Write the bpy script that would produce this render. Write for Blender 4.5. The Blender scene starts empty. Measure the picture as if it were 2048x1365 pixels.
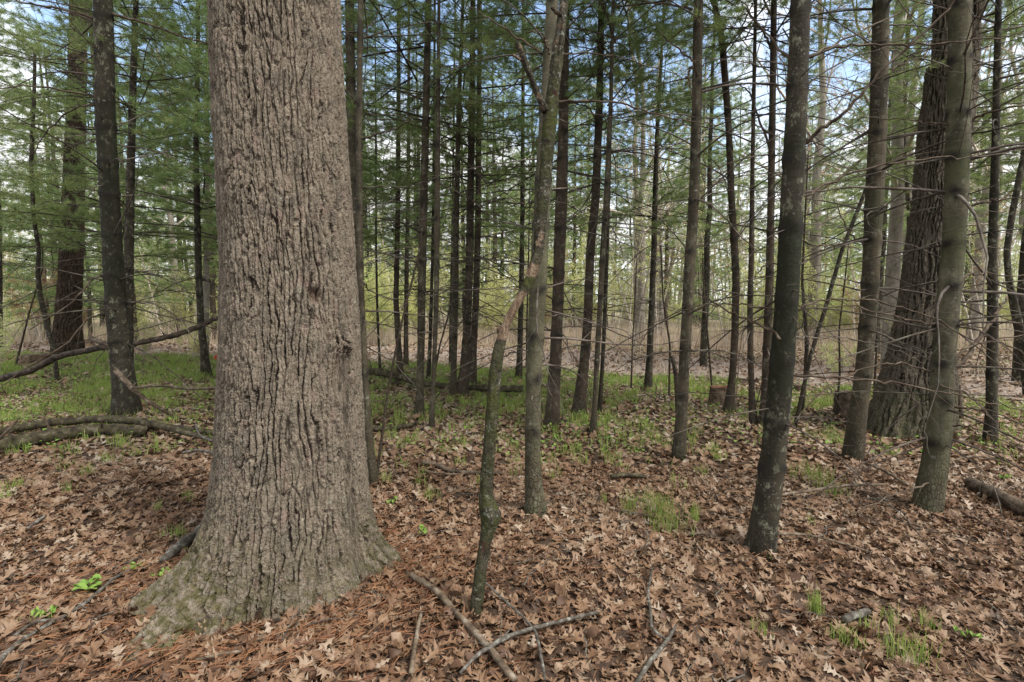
import bpy, math, random
import numpy as np

random.seed(5)
rng = np.random.default_rng(11)
PI = math.pi
scene = bpy.context.scene
col = scene.collection

# ------------------------------------------------------------------ camera maths (used to read distances off the photo)
F, CX, CY, CAMZ, PITCH = 1000.0, 1024.0, 682.5, 1.5, math.radians(4.4)
FW = np.array([0, math.cos(PITCH), -math.sin(PITCH)])
UP = np.array([0, math.sin(PITCH), math.cos(PITCH)])
RT = np.array([1.0, 0, 0])
CAM = np.array([0, 0, CAMZ])


def ray(u, v):
    return RT * (u - CX) / F + FW - UP * (v - CY) / F


def ground(u, v, z=0.0):
    d = ray(u, v)
    return CAM + d * (z - CAMZ) / d[2]


def at_y(u, v, y):
    d = ray(u, v)
    return CAM + d * y / d[1]


def depth(p):
    return float(np.dot(np.asarray(p) - CAM, FW))


def gz(x, y):
    x = np.asarray(x, float); y = np.asarray(y, float)
    return (0.018 * np.sin(1.7 * x + 0.6 * y + .4) + 0.014 * np.sin(-1.1 * x + 2.3 * y + 1.9) + 0.012 * np.sin(3.4 * x - 1.6 * y)
            + 0.03 * np.sin(.5 * x + .31 * y + 2.0) - .01)


# ------------------------------------------------------------------ mesh helpers
class MB:
    def __init__(s):
        s.V, s.Q, s.T, s.n, s.at = [], [], [], 0, {}

    def add(s, V, Q=None, T=None, **at):
        V = np.asarray(V, float).reshape(-1, 3)
        if Q is not None and len(Q): s.Q.append(np.asarray(Q, np.int64) + s.n)
        if T is not None and len(T): s.T.append(np.asarray(T, np.int64) + s.n)
        s.V.append(V)
        for k in set(s.at) | set(at):
            lst = s.at.setdefault(k, [])
            have = sum(len(a) for a in lst)
            if have < s.n: lst.append(np.zeros(s.n - have))
            a = at.get(k, 0.0)
            lst.append(np.full(len(V), float(a)) if np.isscalar(a) else np.asarray(a, float))
        s.n += len(V)

    def mesh(s, name, mat, smooth=True):
        V = np.concatenate(s.V)
        at = {k: np.concatenate(a) for k, a in s.at.items()}
        return mesh_np(name, V, np.concatenate(s.Q) if s.Q else None, np.concatenate(s.T) if s.T else None, mat, smooth, at)


def mesh_np(name, V, Q, T, mat, smooth=True, at=None, vec=None):
    me = bpy.data.meshes.new(name)
    me.vertices.add(len(V))
    me.vertices.foreach_set('co', np.ascontiguousarray(V, np.float32).ravel())
    parts, tot = [], []
    if Q is not None and len(Q): parts.append(np.asarray(Q).ravel()); tot.append(np.full(len(Q), 4))
    if T is not None and len(T): parts.append(np.asarray(T).ravel()); tot.append(np.full(len(T), 3))
    loops = np.concatenate(parts).astype(np.int32); tot = np.concatenate(tot)
    st = np.concatenate([[0], np.cumsum(tot)[:-1]]).astype(np.int32)
    me.loops.add(len(loops)); me.loops.foreach_set('vertex_index', loops)
    me.polygons.add(len(tot)); me.polygons.foreach_set('loop_start', st)
    me.update(calc_edges=True)
    me.polygons.foreach_set('use_smooth', np.full(len(tot), bool(smooth)))
    for k, a in (at or {}).items():
        me.attributes.new(k, 'FLOAT', 'POINT').data.foreach_set('value', np.ascontiguousarray(a, np.float32))
    for k, a in (vec or {}).items():
        me.attributes.new(k, 'FLOAT_VECTOR', 'POINT').data.foreach_set('vector', np.ascontiguousarray(a, np.float32).ravel())
    if mat: me.materials.append(mat)
    return me


def link(name, me, parent=None, loc=(0, 0, 0)):
    o = bpy.data.objects.new(name, me); col.objects.link(o)
    o.location = [float(c) for c in loc]
    if parent: o.parent = parent
    return o


def thing(name, label, cat, loc, me=None, group=None):
    o = link(name, me, None, loc)
    o['label'] = label; o['category'] = cat
    if group: o['group'] = group
    return o


def tube(P, R, k=6, cap=False):
    P = np.asarray(P, float); n = len(P)
    R = np.broadcast_to(np.asarray(R, float), (n,))
    t = np.gradient(P, axis=0); t /= np.linalg.norm(t, axis=1)[:, None] + 1e-9
    m = t.mean(0)
    ref = np.array([0, 0, 1.]) if abs(m[2]) < .75 * np.linalg.norm(m) + 1e-9 else np.array([0, 1., 0])
    a = np.cross(t, ref); a /= np.linalg.norm(a, axis=1)[:, None] + 1e-9
    b = np.cross(a, t)
    th = np.arange(k) * 2 * PI / k
    V = P[:, None] + R[:, None, None] * (a[:, None] * np.cos(th)[None, :, None] + b[:, None] * np.sin(th)[None, :, None])
    i = np.arange(n - 1)[:, None] * k; j = np.arange(k)[None]; j2 = (j + 1) % k
    Q = np.stack([i + j, i + j2, i + k + j2, i + k + j], -1).reshape(-1, 4)
    V = V.reshape(-1, 3); T = []
    if cap:
        V = np.vstack([V, P[0], P[-1]]); c0 = n * k
        T = [(c0, (q + 1) % k, q) for q in range(k)] + [(c0 + 1, (n - 1) * k + q, (n - 1) * k + (q + 1) % k) for q in range(k)]
    return V, Q, T


def smooth_path(P, n):
    """Catmull-Rom through the points, n samples."""
    P = np.asarray(P, float)
    if len(P) == 2: return P[0] + (P[1] - P[0]) * np.linspace(0, 1, n)[:, None]
    E = np.vstack([2 * P[0] - P[1], P, 2 * P[-1] - P[-2]])
    s = np.linspace(0, len(P) - 1 - 1e-6, n); i = s.astype(int); f = (s - i)[:, None]
    a, b, c, d = E[i], E[i + 1], E[i + 2], E[i + 3]
    return .5 * (2 * b + (c - a) * f + (2 * a - 5 * b + 4 * c - d) * f ** 2 + (3 * b - a - 3 * c + d) * f ** 3)


def wob(x, y, seed, n=6, fx=3., fy=3.):
    r = np.random.default_rng(seed); out = 0
    for _ in range(n):
        a, b, p = r.normal() * fx, r.normal() * fy, r.random() * 6.28
        out = out + np.sin(np.round(a) * x + b * y + p)
    return out / n


# ------------------------------------------------------------------ node helpers
class N:
    def __init__(s, name):
        s.m = bpy.data.materials.new(name); s.m.use_nodes = True
        s.t = s.m.node_tree; s.t.nodes.clear()

    def new(s, typ, **kw):
        n = s.t.nodes.new(typ)
        for k, v in kw.items(): setattr(n, k, v)
        return n

    def L(s, a, b): s.t.links.new(a, b)

    def set(s, sock, v):
        if isinstance(v, bpy.types.NodeSocket): s.L(v, sock)
        elif isinstance(v, (tuple, list)) and len(v) == 3 and sock.type == 'RGBA': sock.default_value = (*v, 1)
        else: sock.default_value = v

    def math(s, op, a, b=0.0, c=None, clamp=False):
        n = s.new('ShaderNodeMath', operation=op, use_clamp=clamp); s.set(n.inputs[0], a); s.set(n.inputs[1], b)
        if c is not None: s.set(n.inputs[2], c)
        return n.outputs[0]

    def vmath(s, op, a, b):
        n = s.new('ShaderNodeVectorMath', operation=op); s.set(n.inputs[0], a); s.set(n.inputs[1], b)
        return n.outputs[0]

    def sm(s, x, lo, hi, a=0., b=1.):
        n = s.new('ShaderNodeMapRange', interpolation_type='SMOOTHSTEP'); s.set(n.inputs[0], x)
        for i, v in enumerate((lo, hi, a, b)): s.set(n.inputs[i + 1], v)
        return n.outputs[0]

    def mix(s, f, a, b, mode='MIX'):
        n = s.new('ShaderNodeMix', data_type='RGBA', blend_type=mode); s.set(n.inputs[0], f); s.set(n.inputs[6], a); s.set(n.inputs[7], b)
        return n.outputs[2]

    def noise(s, v, scale, detail=3., rough=.55, dim='3D', dist=0.):
        n = s.new('ShaderNodeTexNoise', noise_dimensions=dim); s.set(n.inputs['Vector'], v)
        s.set(n.inputs['Scale'], scale); s.set(n.inputs['Detail'], detail); s.set(n.inputs['Roughness'], rough); s.set(n.inputs['Distortion'], dist)
        return n.outputs[0]

    def vor(s, v, scale, feature='F1', dim='3D', rnd=1.):
        n = s.new('ShaderNodeTexVoronoi', feature=feature, voronoi_dimensions=dim); s.set(n.inputs['Vector'], v); s.set(n.inputs['Scale'], scale)
        s.set(n.inputs['Randomness'], rnd)
        return n.outputs['Distance']

    def attr(s, name, out='Fac'):
        return s.new('ShaderNodeAttribute', attribute_name=name).outputs[out]

    def ramp(s, f, stops, interp='LINEAR'):
        n = s.new('ShaderNodeValToRGB'); n.color_ramp.interpolation = interp; s.set(n.inputs[0], f)
        e = n.color_ramp.elements
        while len(e) < len(stops): e.new(.5)
        for q, (p, c) in zip(e, stops): q.position = p; q.color = (*c, 1)
        return n.outputs[0]

    def scale(s, v, sx, sy, sz):
        return s.vmath('MULTIPLY', v, (sx, sy, sz))

    def finish(s, colr, rough=.9, bump=None, bump_d=.01, bump_s=1., trans=0., disp=None, disp_s=.01, disp_mid=.5, spec=.25):
        out = s.new('ShaderNodeOutputMaterial'); b = s.new('ShaderNodeBsdfPrincipled')
        s.set(b.inputs['Base Color'], colr); s.set(b.inputs['Roughness'], rough); s.set(b.inputs['Specular IOR Level'], spec)
        if bump is not None:
            n = s.new('ShaderNodeBump'); s.set(n.inputs['Height'], bump); n.inputs['Distance'].default_value = bump_d; n.inputs['Strength'].default_value = bump_s
            s.L(n.outputs[0], b.inputs['Normal'])
        sh = b.outputs[0]
        if trans:
            t = s.new('ShaderNodeBsdfTranslucent'); s.set(t.inputs[0], colr)
            mx = s.new('ShaderNodeMixShader'); mx.inputs[0].default_value = trans
            s.L(sh, mx.inputs[1]); s.L(t.outputs[0], mx.inputs[2]); sh = mx.outputs[0]
        s.L(sh, out.inputs[0])
        if disp is not None:
            d = s.new('ShaderNodeDisplacement'); s.set(d.inputs['Height'], disp); d.inputs['Midlevel'].default_value = disp_mid; d.inputs['Scale'].default_value = disp_s
            s.L(d.outputs[0], out.inputs['Displacement']); s.m.displacement_method = 'BOTH'
        return s.m


def furrowed(name, tones, fissure, ds, fs=1.0, mosscol=(.048, .045, .014), lich=.5, fill=.6, wide=.10):
    """Deeply cracked bark laid out on the 'bark' coordinates (metres round, metres up)."""
    n = N(name)
    p = n.attr('bark', 'Vector')
    warp = n.noise(n.scale(p, 1, .5, 1), 7, 2)
    w = n.new('ShaderNodeCombineXYZ'); n.L(n.math('MULTIPLY', n.math('SUBTRACT', warp, .5), .05), w.inputs[0])
    n.L(n.math('MULTIPLY', n.math('SUBTRACT', n.noise(p, 19, 2), .5), .03), w.inputs[1])
    p2 = n.vmath('ADD', p, w.outputs[0])
    jag = n.noise(p, 60, 3, .6)
    jg = n.new('ShaderNodeCombineXYZ'); n.L(n.math('MULTIPLY', n.math('SUBTRACT', jag, .5), .016), jg.inputs[0])
    p3 = n.vmath('ADD', p2, jg.outputs[0])
    v0 = n.vor(n.scale(p3, 25 * fs, 2.9 * fs, 1), 1, 'DISTANCE_TO_EDGE', '2D')
    wv = n.sm(n.noise(n.scale(p, 1, .4, 1), 5, 2), .35, .65, .035, n.math('ADD', wide, .03))
    sx = n.new('ShaderNodeSeparateXYZ'); n.L(p3, sx.inputs[0])
    uu = n.math('ADD', n.math('MULTIPLY', sx.outputs[0], 23. * fs), n.math('ADD', n.math('MULTIPLY', n.noise(n.scale(p, 6 * fs, 1.7 * fs, 1), 1, 2), 5.6), n.math('MULTIPLY', n.noise(n.scale(p, 17 * fs, 6 * fs, 1), 1, 3, .6), 1.5)))
    ln = n.math('SUBTRACT', .5, n.math('ABSOLUTE', n.math('SUBTRACT', n.math('FRACT', uu), .5)))
    brk = n.sm(n.noise(n.scale(p, 9, 3.2, 1), 1, 3, .6), .5, .62)
    lines = n.math('MAXIMUM', n.sm(ln, .03, n.math('MULTIPLY', wv, 2.2)), n.math('MULTIPLY', brk, .85))
    h_r = n.math('MAXIMUM', n.math('MINIMUM', lines, n.math('MAXIMUM', n.sm(v0, .006, n.math('MULTIPLY', wv, .6)), .62)), n.math('MULTIPLY', n.sm(n.noise(n.scale(p, 1, .5, 1), 5.5, 3, .6), .46, .64), fill))
    v1 = n.vor(n.scale(p3, 27 * fs, 6.5 * fs, 1), 1, 'DISTANCE_TO_EDGE', '2D')
    zone = n.sm(n.noise(p, 2.6, 2), .36, .6)
    h_1 = n.math('MAXIMUM', n.sm(v1, .01, .10), n.math('ADD', n.math('MULTIPLY', zone, .45), .35))
    v2 = n.vor(n.scale(p3, 46 * fs, 17 * fs, 1), 1, 'DISTANCE_TO_EDGE', '2D')
    h_2 = n.sm(v2, .0, .22)
    crust = n.noise(n.scale(p, 1, .8, 1), 95, 4, .65)
    flk = n.sm(n.noise(n.scale(p3, 1, .45, 1), 26, 4, .7), .36, .46, .6, 1.)
    big = n.math('MULTIPLY', n.math('MULTIPLY', h_r, h_1), flk)
    h = n.math('ADD', n.math('MULTIPLY', big, .62), n.math('ADD', n.math('MULTIPLY', n.math('MULTIPLY', h_2, big), .08), n.math('ADD', n.math('MULTIPLY', crust, .34), n.math('MULTIPLY', n.noise(p, 34, 3, .6), .2))))
    knot = n.attr('knot')
    h = n.math('SUBTRACT', h, n.math('MULTIPLY', knot, .9))
    c = n.mix(n.sm(n.noise(p, 9, 4, .6), .35, .65), tones[0], tones[1])
    c = n.mix(n.sm(n.noise(n.scale(p, 1.3, .7, 1), 13, 3), .55, .75), c, tones[2])
    c = n.mix(n.math('MULTIPLY', n.sm(n.noise(p, 150, 3, .7), .3, .75), .55), c, n.mix(1., c, (1.45, 1.4, 1.3), 'MULTIPLY'))
    c = n.mix(n.math('MULTIPLY', n.sm(n.noise(n.scale(p, 1, .6, 1), 75, 4, .75), .46, .64), .6), c, n.mix(1., c, (.45, .41, .38), 'MULTIPLY'))
    lc = n.math('MULTIPLY', n.sm(n.noise(n.vmath('ADD', p, (3.1, 7.7, 0)), 17, 5, .7), .6, .7), lich)
    c = n.mix(n.math('MULTIPLY', lc, big), c, (.33, .35, .29))
    c = n.mix(n.sm(big, .05, .5, .9, 0), c, fissure)
    ms = n.math('MULTIPLY', n.attr('moss'), n.sm(n.noise(p, 22, 4, .7), .38, .6))
    c = n.mix(n.math('MULTIPLY', ms, .85, clamp=True), c, n.mix(n.sm(n.noise(p, 40, 3, .7), .4, .65), mosscol, (.078, .072, .024)))
    c = n.mix(n.math('MULTIPLY', knot, .7), c, (.09, .055, .04))
    return n.finish(c, .95, None, disp=h, disp_s=ds, disp_mid=.6, spec=.15)


def pine_bark(name, c1, c2, mosscol=(.03, .036, .014), lich=.35):
    n = N(name)
    tc = n.new('ShaderNodeTexCoord').outputs['Object']
    rnd = n.new('ShaderNodeObjectInfo').outputs['Random']
    off = n.new('ShaderNodeCombineXYZ'); n.L(n.math('MULTIPLY', rnd, 37.), off.inputs[2]); n.L(n.math('MULTIPLY', rnd, 11.), off.inputs[0])
    p = n.vmath('ADD', tc, off.outputs[0])
    lines = n.noise(n.scale(p, 13, 13, 75), 1, 4, .65)
    patch = n.noise(n.scale(p, 1, 1, .6), 7, 4, .6)
    c = n.mix(n.sm(patch, .35, .66), c1, c2)
    c = n.mix(n.math('MULTIPLY', n.sm(lines, .4, .7), .55), c, n.mix(1., c, (1.65, 1.6, 1.5), 'MULTIPLY'))
    c = n.mix(n.math('MULTIPLY', n.sm(n.noise(n.scale(p, 20, 20, 50), 1, 3, .7), .5, .75), .6), c, n.mix(1., c, (.45, .43, .4), 'MULTIPLY'))
    sp = n.math('MULTIPLY', n.sm(n.noise(p, 62, 3, .7), .60, .66), n.sm(n.noise(p, 6, 2), .36, .56))
    c = n.mix(n.math('MULTIPLY', sp, lich), c, (.27, .28, .24))
    c = n.mix(n.math('MULTIPLY', n.sm(n.noise(n.scale(p, 1, 1, .35), 4.5, 3, .6), .48, .66), .6), c, n.mix(1., c, (.48, .46, .42), 'MULTIPLY'))
    bl = n.sm(n.vor(n.scale(p, 1, 1, 1.6), 7.5), .11, .14, 1, 0)
    c = n.mix(n.math('MULTIPLY', n.math('MULTIPLY', bl, n.sm(n.noise(p, 2.3, 1), .5, .62)), lich), c, (.34, .35, .31))
    c = n.mix(n.math('MULTIPLY', n.sm(n.noise(n.scale(p, 1, 1, .7), 16, 5, .72), .54, .64), min(1., lich * 1.6)), c, (.15, .15, .105))
    ms = n.math('MAXIMUM', n.math('MULTIPLY', n.attr('moss'), n.sm(n.noise(p, 12, 5, .7), .22, .50)), n.math('MULTIPLY', n.sm(n.noise(p, 8, 5, .72), .56, .68), .6))
    c = n.mix(n.math('MULTIPLY', ms, .9, clamp=True), c, mosscol)
    wh = n.math('MULTIPLY', n.attr('whorl'), n.sm(n.noise(p, 25, 3, .7), .15, .5))
    c = n.mix(n.math('MULTIPLY', wh, .95, clamp=True), c, (.016, .014, .011))
    sc = n.attr('scaly')
    vz = n.vor(n.vmath('ADD', n.scale(p, 1, 1, .5), n.vmath('MULTIPLY', n.new('ShaderNodeTexNoise').outputs['Color'], (.05, .05, .05))), 46, 'DISTANCE_TO_EDGE')
    ck = n.sm(vz, .0, .16)
    c = n.mix(n.math('MULTIPLY', n.math('MULTIPLY', n.math('SUBTRACT', 1., ck), sc), .7), c, (.05, .036, .026))
    hgt = n.math('ADD', n.math('MULTIPLY', lines, .35), n.math('ADD', n.math('MULTIPLY', n.math('MULTIPLY', ck, sc), .9), n.math('MULTIPLY', n.noise(p, 60, 4, .7), .6)))
    return n.finish(c, .9, hgt, .006, 1., spec=.2)


def simple(name, stops, attr='tone', scale=0., bump=0., trans=0., rough=.85, obj=True, spec=.2, objvar=0.):
    """A colour ramp over a per-vertex tone (or a noise), with some bump."""
    n = N(name)
    p = n.new('ShaderNodeTexCoord').outputs['Object']
    f = n.attr(attr) if attr else n.sm(n.noise(p, scale, 5, .65), .3, .7)
    c = n.ramp(f, stops)
    if attr and scale:
        c = n.mix(n.math('MULTIPLY', n.sm(n.noise(p, scale, 3, .6), .35, .7), .5), c, n.mix(1., c, (.6, .57, .54), 'MULTIPLY'))
    if objvar:
        r = n.new('ShaderNodeObjectInfo').outputs['Random']
        h = n.new('ShaderNodeHueSaturation'); n.L(c, h.inputs['Color'])
        n.L(n.math('ADD', 1 - objvar, n.math('MULTIPLY', r, 2 * objvar)), h.inputs['Value'])
        n.L(n.math('ADD', .5 - objvar * .06, n.math('MULTIPLY', n.math('FRACT', n.math('MULTIPLY', r, 7.3)), objvar * .12)), h.inputs['Hue'])
        c = h.outputs[0]
    bm = n.noise(n.scale(p, 1, 1, 1), 45, 4, .7) if bump else None
    return n.finish(c, rough, bm, bump or .01, 1., trans, spec=spec)


M = {}
M['oak'] = furrowed('oak_bark', [(.196, .166, .130), (.134, .116, .092), (.195, .145, .122)], (.03, .022, .017), .034, 1.0)
M['darkbark'] = furrowed('dark_furrowed_bark', [(.062, .045, .033), (.044, .033, .025), (.075, .058, .043)], (.018, .013, .010), .05, .6, lich=.12, fill=.05, wide=.25)
M['greybark'] = furrowed('deep_furrowed_bark', [(.135, .118, .092), (.10, .087, .067), (.145, .12, .094)], (.018, .015, .011), .05, .62, (.07, .08, .045), lich=.5, fill=.05, wide=.30)
M['pine'] = pine_bark('pine_bark_olive', (.064, .053, .035), (.036, .031, .021))
M['pinelight'] = pine_bark('pine_bark_light', (.104, .096, .062), (.057, .052, .034), (.05, .055, .025))
M['pinebrown'] = pine_bark('pine_bark_brown', (.056, .041, .028), (.034, .026, .02))
M['pinedark'] = pine_bark('pine_bark_dark', (.038, .032, .022), (.021, .018, .013), (.012, .014, .007), .55)
M['pale'] = pine_bark('pale_far_bark', (.235, .21, .18), (.165, .148, .125), (.12, .12, .08), .2)
M['twig'] = simple('dead_twig_bark', [(.1, (.036, .029, .023)), (.5, (.064, .052, .041)), (.9, (.12, .105, .085))], None, 9., .0, objvar=.35)
M['limb'] = simple('dead_limb_bark', [(.1, (.045, .032, .023)), (.5, (.072, .052, .036)), (.9, (.12, .098, .072))], None, 12., .003)
M['stick'] = simple('fallen_stick_bark', [(.05, (.05, .037, .027)), (.45, (.10, .073, .048)), (.75, (.14, .11, .078)), (1, (.21, .18, .145))], None, 22., .003)
M['greystick'] = simple('grey_stick_bark', [(.05, (.038, .033, .027)), (.45, (.075, .066, .054)), (.75, (.115, .105, .09)), (1, (.21, .21, .185))], None, 30., .004)
M['log'] = simple('mossy_log_bark', [(.1, (.022, .018, .013)), (.4, (.052, .040, .028)), (.62, (.05, .052, .018)), (.8, (.085, .068, .048)), (1, (.14, .12, .09))], None, 14., .010)
M['drylog'] = simple('weathered_log_wood', [(.1, (.035, .026, .019)), (.5, (.08, .06, .042)), (1, (.14, .11, .08))], None, 12., .010)
M['darkstick'] = simple('blackened_limb_bark', [(.1, (.02, .015, .012)), (.5, (.04, .03, .022)), (1, (.085, .066, .05))], None, 14., .006)
M['stump'] = simple('stump_wood', [(.1, (.05, .035, .024)), (.5, (.12, .082, .054)), (1, (.21, .16, .11))], None, 10., .012)
M['cutwood'] = simple('cut_stump_face', [(.1, (.06, .025, .014)), (.5, (.14, .06, .03)), (1, (.22, .14, .08))], None, 14., .008)
M['needle'] = simple('pine_needles', [(0, (.14, .205, .078)), (.45, (.23, .31, .115)), (.8, (.30, .38, .15)), (1, (.38, .36, .17))], 'tone', 0, 0, .5, .6, objvar=.22)
M['bud'] = simple('spring_buds', [(0, (.42, .50, .17)), (.5, (.54, .58, .24)), (1, (.60, .56, .30))], 'tone', 0, 0, .45, .7, objvar=.25)
M['redbud'] = simple('red_maple_buds', [(0, (.34, .15, .08)), (.6, (.45, .24, .11)), (1, (.36, .33, .14))], 'tone', 0, 0, .4, .7, objvar=.2)
M['herb'] = simple('herb_leaves', [(0, (.13, .24, .045)), (1, (.25, .38, .085))], 'tone', 0, 0, .35, .55)
M['grass'] = simple('fresh_grass', [(0, (.15, .23, .045)), (.55, (.27, .36, .085)), (.85, (.37, .41, .15)), (1, (.40, .34, .2))], 'tone', 0, 0, .4, .6)
M['dry'] = simple('dry_stalks', [(0, (.42, .31, .25)), (.5, (.58, .46, .37)), (1, (.68, .58, .46))], 'tone', 0, 0, .45, .9)
M['litter'] = simple('oak_leaf_litter', [(0, (.045, .024, .013)), (.2, (.11, .058, .032)), (.42, (.185, .109, .062)), (.62, (.235, .155, .097)), (.82, (.285, .214, .152)), (1, (.35, .288, .228))], 'tone', 55., .0, .12, .62, spec=.35)
M['redneedle'] = simple('fallen_needles', [(0, (.09, .038, .02)), (.5, (.175, .078, .036)), (1, (.23, .13, .07))], 'tone', 0, 0, 0, .7)
M['red'] = simple('red_plastic', [(0, (.62, .035, .02)), (1, (.75, .06, .035))], None, 8., 0, .2, .4)
M['wire'] = simple('steel_wire', [(0, (.2, .2, .2)), (1, (.35, .35, .35))], None, 20.)

# snag: bark with moss, bare wood where 'wood' is 1, red rot where 'rot' is 1
n = N('snag_bark')
p = n.new('ShaderNodeTexCoord').outputs['Object']
c = n.mix(n.sm(n.noise(p, 18, 4, .65), .35, .65), (.085, .073, .053), (.03, .026, .019))
c = n.mix(n.sm(n.noise(p, 38, 4, .75), .57, .64), c, (.30, .31, .27))
c = n.mix(n.sm(n.noise(n.scale(p, 1, 1, .6), 55, 3, .7), .52, .62), c, (.03, .026, .02))
c = n.mix(n.math('MULTIPLY', n.attr('moss'), n.sm(n.noise(p, 15, 5, .7), .36, .56)), c, (.058, .066, .02))
fib = n.noise(n.scale(p, 60, 60, 7), 1, 3, .6)
wood = n.mix(n.sm(fib, .35, .65), (.27, .20, .135), (.13, .085, .055))
c = n.mix(n.sm(n.math('ADD', n.attr('wood'), n.math('MULTIPLY', n.math('SUBTRACT', n.noise(p, 22, 4, .7), .5), 1.3)), .4, .6), c, wood)
c = n.mix(n.sm(n.math('ADD', n.attr('rot'), n.math('MULTIPLY', n.math('SUBTRACT', n.noise(p, 20, 4, .7), .5), 1.)), .45, .6), c, n.mix(n.sm(fib, .4, .6), (.085, .036, .022), (.035, .02, .014)))
hh = n.math('ADD', n.math('MULTIPLY', n.noise(p, 42, 5, .7), .8), n.math('MULTIPLY', fib, .5))
M['snag'] = n.finish(c, .92, hh, .045, 1., spec=.15)

n = N('forest_floor')
p = n.new('ShaderNodeTexCoord').outputs['Object']
c = n.mix(n.sm(n.noise(p, 26, 5, .7), .35, .65), (.045, .029, .02), (.10, .062, .04))
c = n.mix(n.sm(n.noise(p, 60, 4, .7), .5, .7), c, (.045, .03, .022))
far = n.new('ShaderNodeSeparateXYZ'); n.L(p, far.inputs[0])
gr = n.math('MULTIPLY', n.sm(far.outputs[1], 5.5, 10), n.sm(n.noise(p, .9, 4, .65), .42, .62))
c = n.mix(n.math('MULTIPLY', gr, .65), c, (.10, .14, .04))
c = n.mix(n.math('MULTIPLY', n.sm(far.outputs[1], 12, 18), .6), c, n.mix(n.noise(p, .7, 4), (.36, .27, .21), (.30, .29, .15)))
M['floor'] = n.finish(c, .95, n.noise(p, 40, 5, .7), .03, 1.)

n = N('gravel_path')
p = n.new('ShaderNodeTexCoord').outputs['Object']
c = n.mix(n.sm(n.noise(p, 1.3, 4, .6), .35, .65), (.265, .218, .18), (.195, .155, .125))
c = n.mix(n.sm(n.noise(p, 45, 3, .7), .45, .65), c, (.28, .228, .195))
M['path'] = n.finish(c, .95, n.noise(p, 60, 4, .7), .02, 1.)

# ------------------------------------------------------------------ setting: ground, path
xs = np.concatenate([[-260, -120, -60], np.arange(-30, 30.1, .3), [60, 120, 260]])
ys = np.concatenate([[-60, -30, -15], np.arange(-6, 32.1, .3), [45, 70, 120, 280]])
X, Y = np.meshgrid(xs, ys)
Z = np.where((abs(X) < 31) & (Y < 33), gz(X, Y), 0)
nx, ny = len(xs), len(ys)
i = np.arange(ny - 1)[:, None] * nx + np.arange(nx - 1)[None]
Q = np.stack([i, i + 1, i + nx + 1, i + nx], -1).reshape(-1, 4)
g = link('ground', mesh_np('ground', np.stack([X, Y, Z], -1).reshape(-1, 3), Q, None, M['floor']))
g['kind'] = 'structure'

near_e = np.array([(26, -4), (14, 3.6), (7.7, 7.5), (5.5, 8.8), (.3, 11.5), (-4, 13), (-10.6, 14.3), (-28, 18.5)], float)
far_e = np.array([(30, -1), (17.5, 5.4), (10.6, 10.3), (7.2, 11.6), (.9, 16.0), (-5, 17.6), (-12.8, 18.0), (-30, 22)], float)
ne = smooth_path(np.c_[near_e, np.zeros(8)], 120); fe = smooth_path(np.c_[far_e, np.zeros(8)], 120)
nw = 14
Vp = np.array([[a + (b - a) * t for t in np.linspace(0, 1, nw)] for a, b in zip(ne, fe)])
edge = rng.normal(0, .09, (120, 2)); Vp[:, 0, 1] += edge[:, 0]; Vp[:, -1, 1] += edge[:, 1]
Vp[..., 2] = gz(Vp[..., 0], Vp[..., 1]) + .02
i = np.arange(119)[:, None] * nw + np.arange(nw - 1)[None]
link('path', mesh_np('path', Vp.reshape(-1, 3), np.stack([i, i + 1, i + nw + 1, i + nw], -1).reshape(-1, 4), None, M['path']))['kind'] = 'structure'


def on_path(x, y):
    o = np.argsort(ne[:, 0]); q = np.argsort(fe[:, 0])
    return (y > np.interp(x, ne[o, 0], ne[o, 1])) & (y < np.interp(x, fe[q, 0], fe[q, 1]))


def before_path(x, y):
    o = np.argsort(ne[:, 0]); return y < np.interp(x, ne[o, 0], ne[o, 1])


# ------------------------------------------------------------------ dead branches (shared meshes, one object each)
def twiggy(mb, P, R0, r, k=5, twig=.32, step=.13, start=.2, lvl=0, flat=.35):
    """A branch along P with finer twigs leaving it on both sides."""
    n_ = len(P); L = np.linalg.norm(np.diff(P, axis=0), axis=1).sum()
    R = R0 * (1 - .82 * np.linspace(0, 1, n_) ** .9)
    V, Q, T = tube(P, R, k); mb.add(V, Q, T)
    if lvl > 1: return
    s = start * L
    side = 1
    while s < L * .97:
        f = s / L * (n_ - 1); i_ = min(int(f), n_ - 2); b = P[i_] + (P[i_ + 1] - P[i_]) * (f - i_)
        t = P[i_ + 1] - P[i_]; t = t / (np.linalg.norm(t) + 1e-9)
        sd = np.cross(t, [0, 0, 1.]); nn = np.linalg.norm(sd)
        sd = sd / nn if nn > .1 else np.array([1., 0, 0])
        side = -side
        d = t * r.uniform(.5, .95) + sd * side * r.uniform(.5, .9) + np.array([0, 0, r.normal(0, flat)])
        d /= np.linalg.norm(d)
        l = twig * L * (1 - .6 * s / L) * r.uniform(.35, 1.1)
        q = np.linspace(0, 1, 4)[:, None]
        sag = np.array([0, 0, -1.]) * r.uniform(-.05, .22) * l
        Pt = b + d * l * q + sag * q ** 2 + r.normal(0, .02 * l, (4, 3)) * q
        twiggy(mb, Pt, R0 * (1 - .75 * s / L) * r.uniform(.3, .5), r, 3, .5, .30, .3, lvl + 1 + (l < .2), flat)
        s += step * r.uniform(.55, 1.5) * (1 if lvl == 0 else 1.6)


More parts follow.
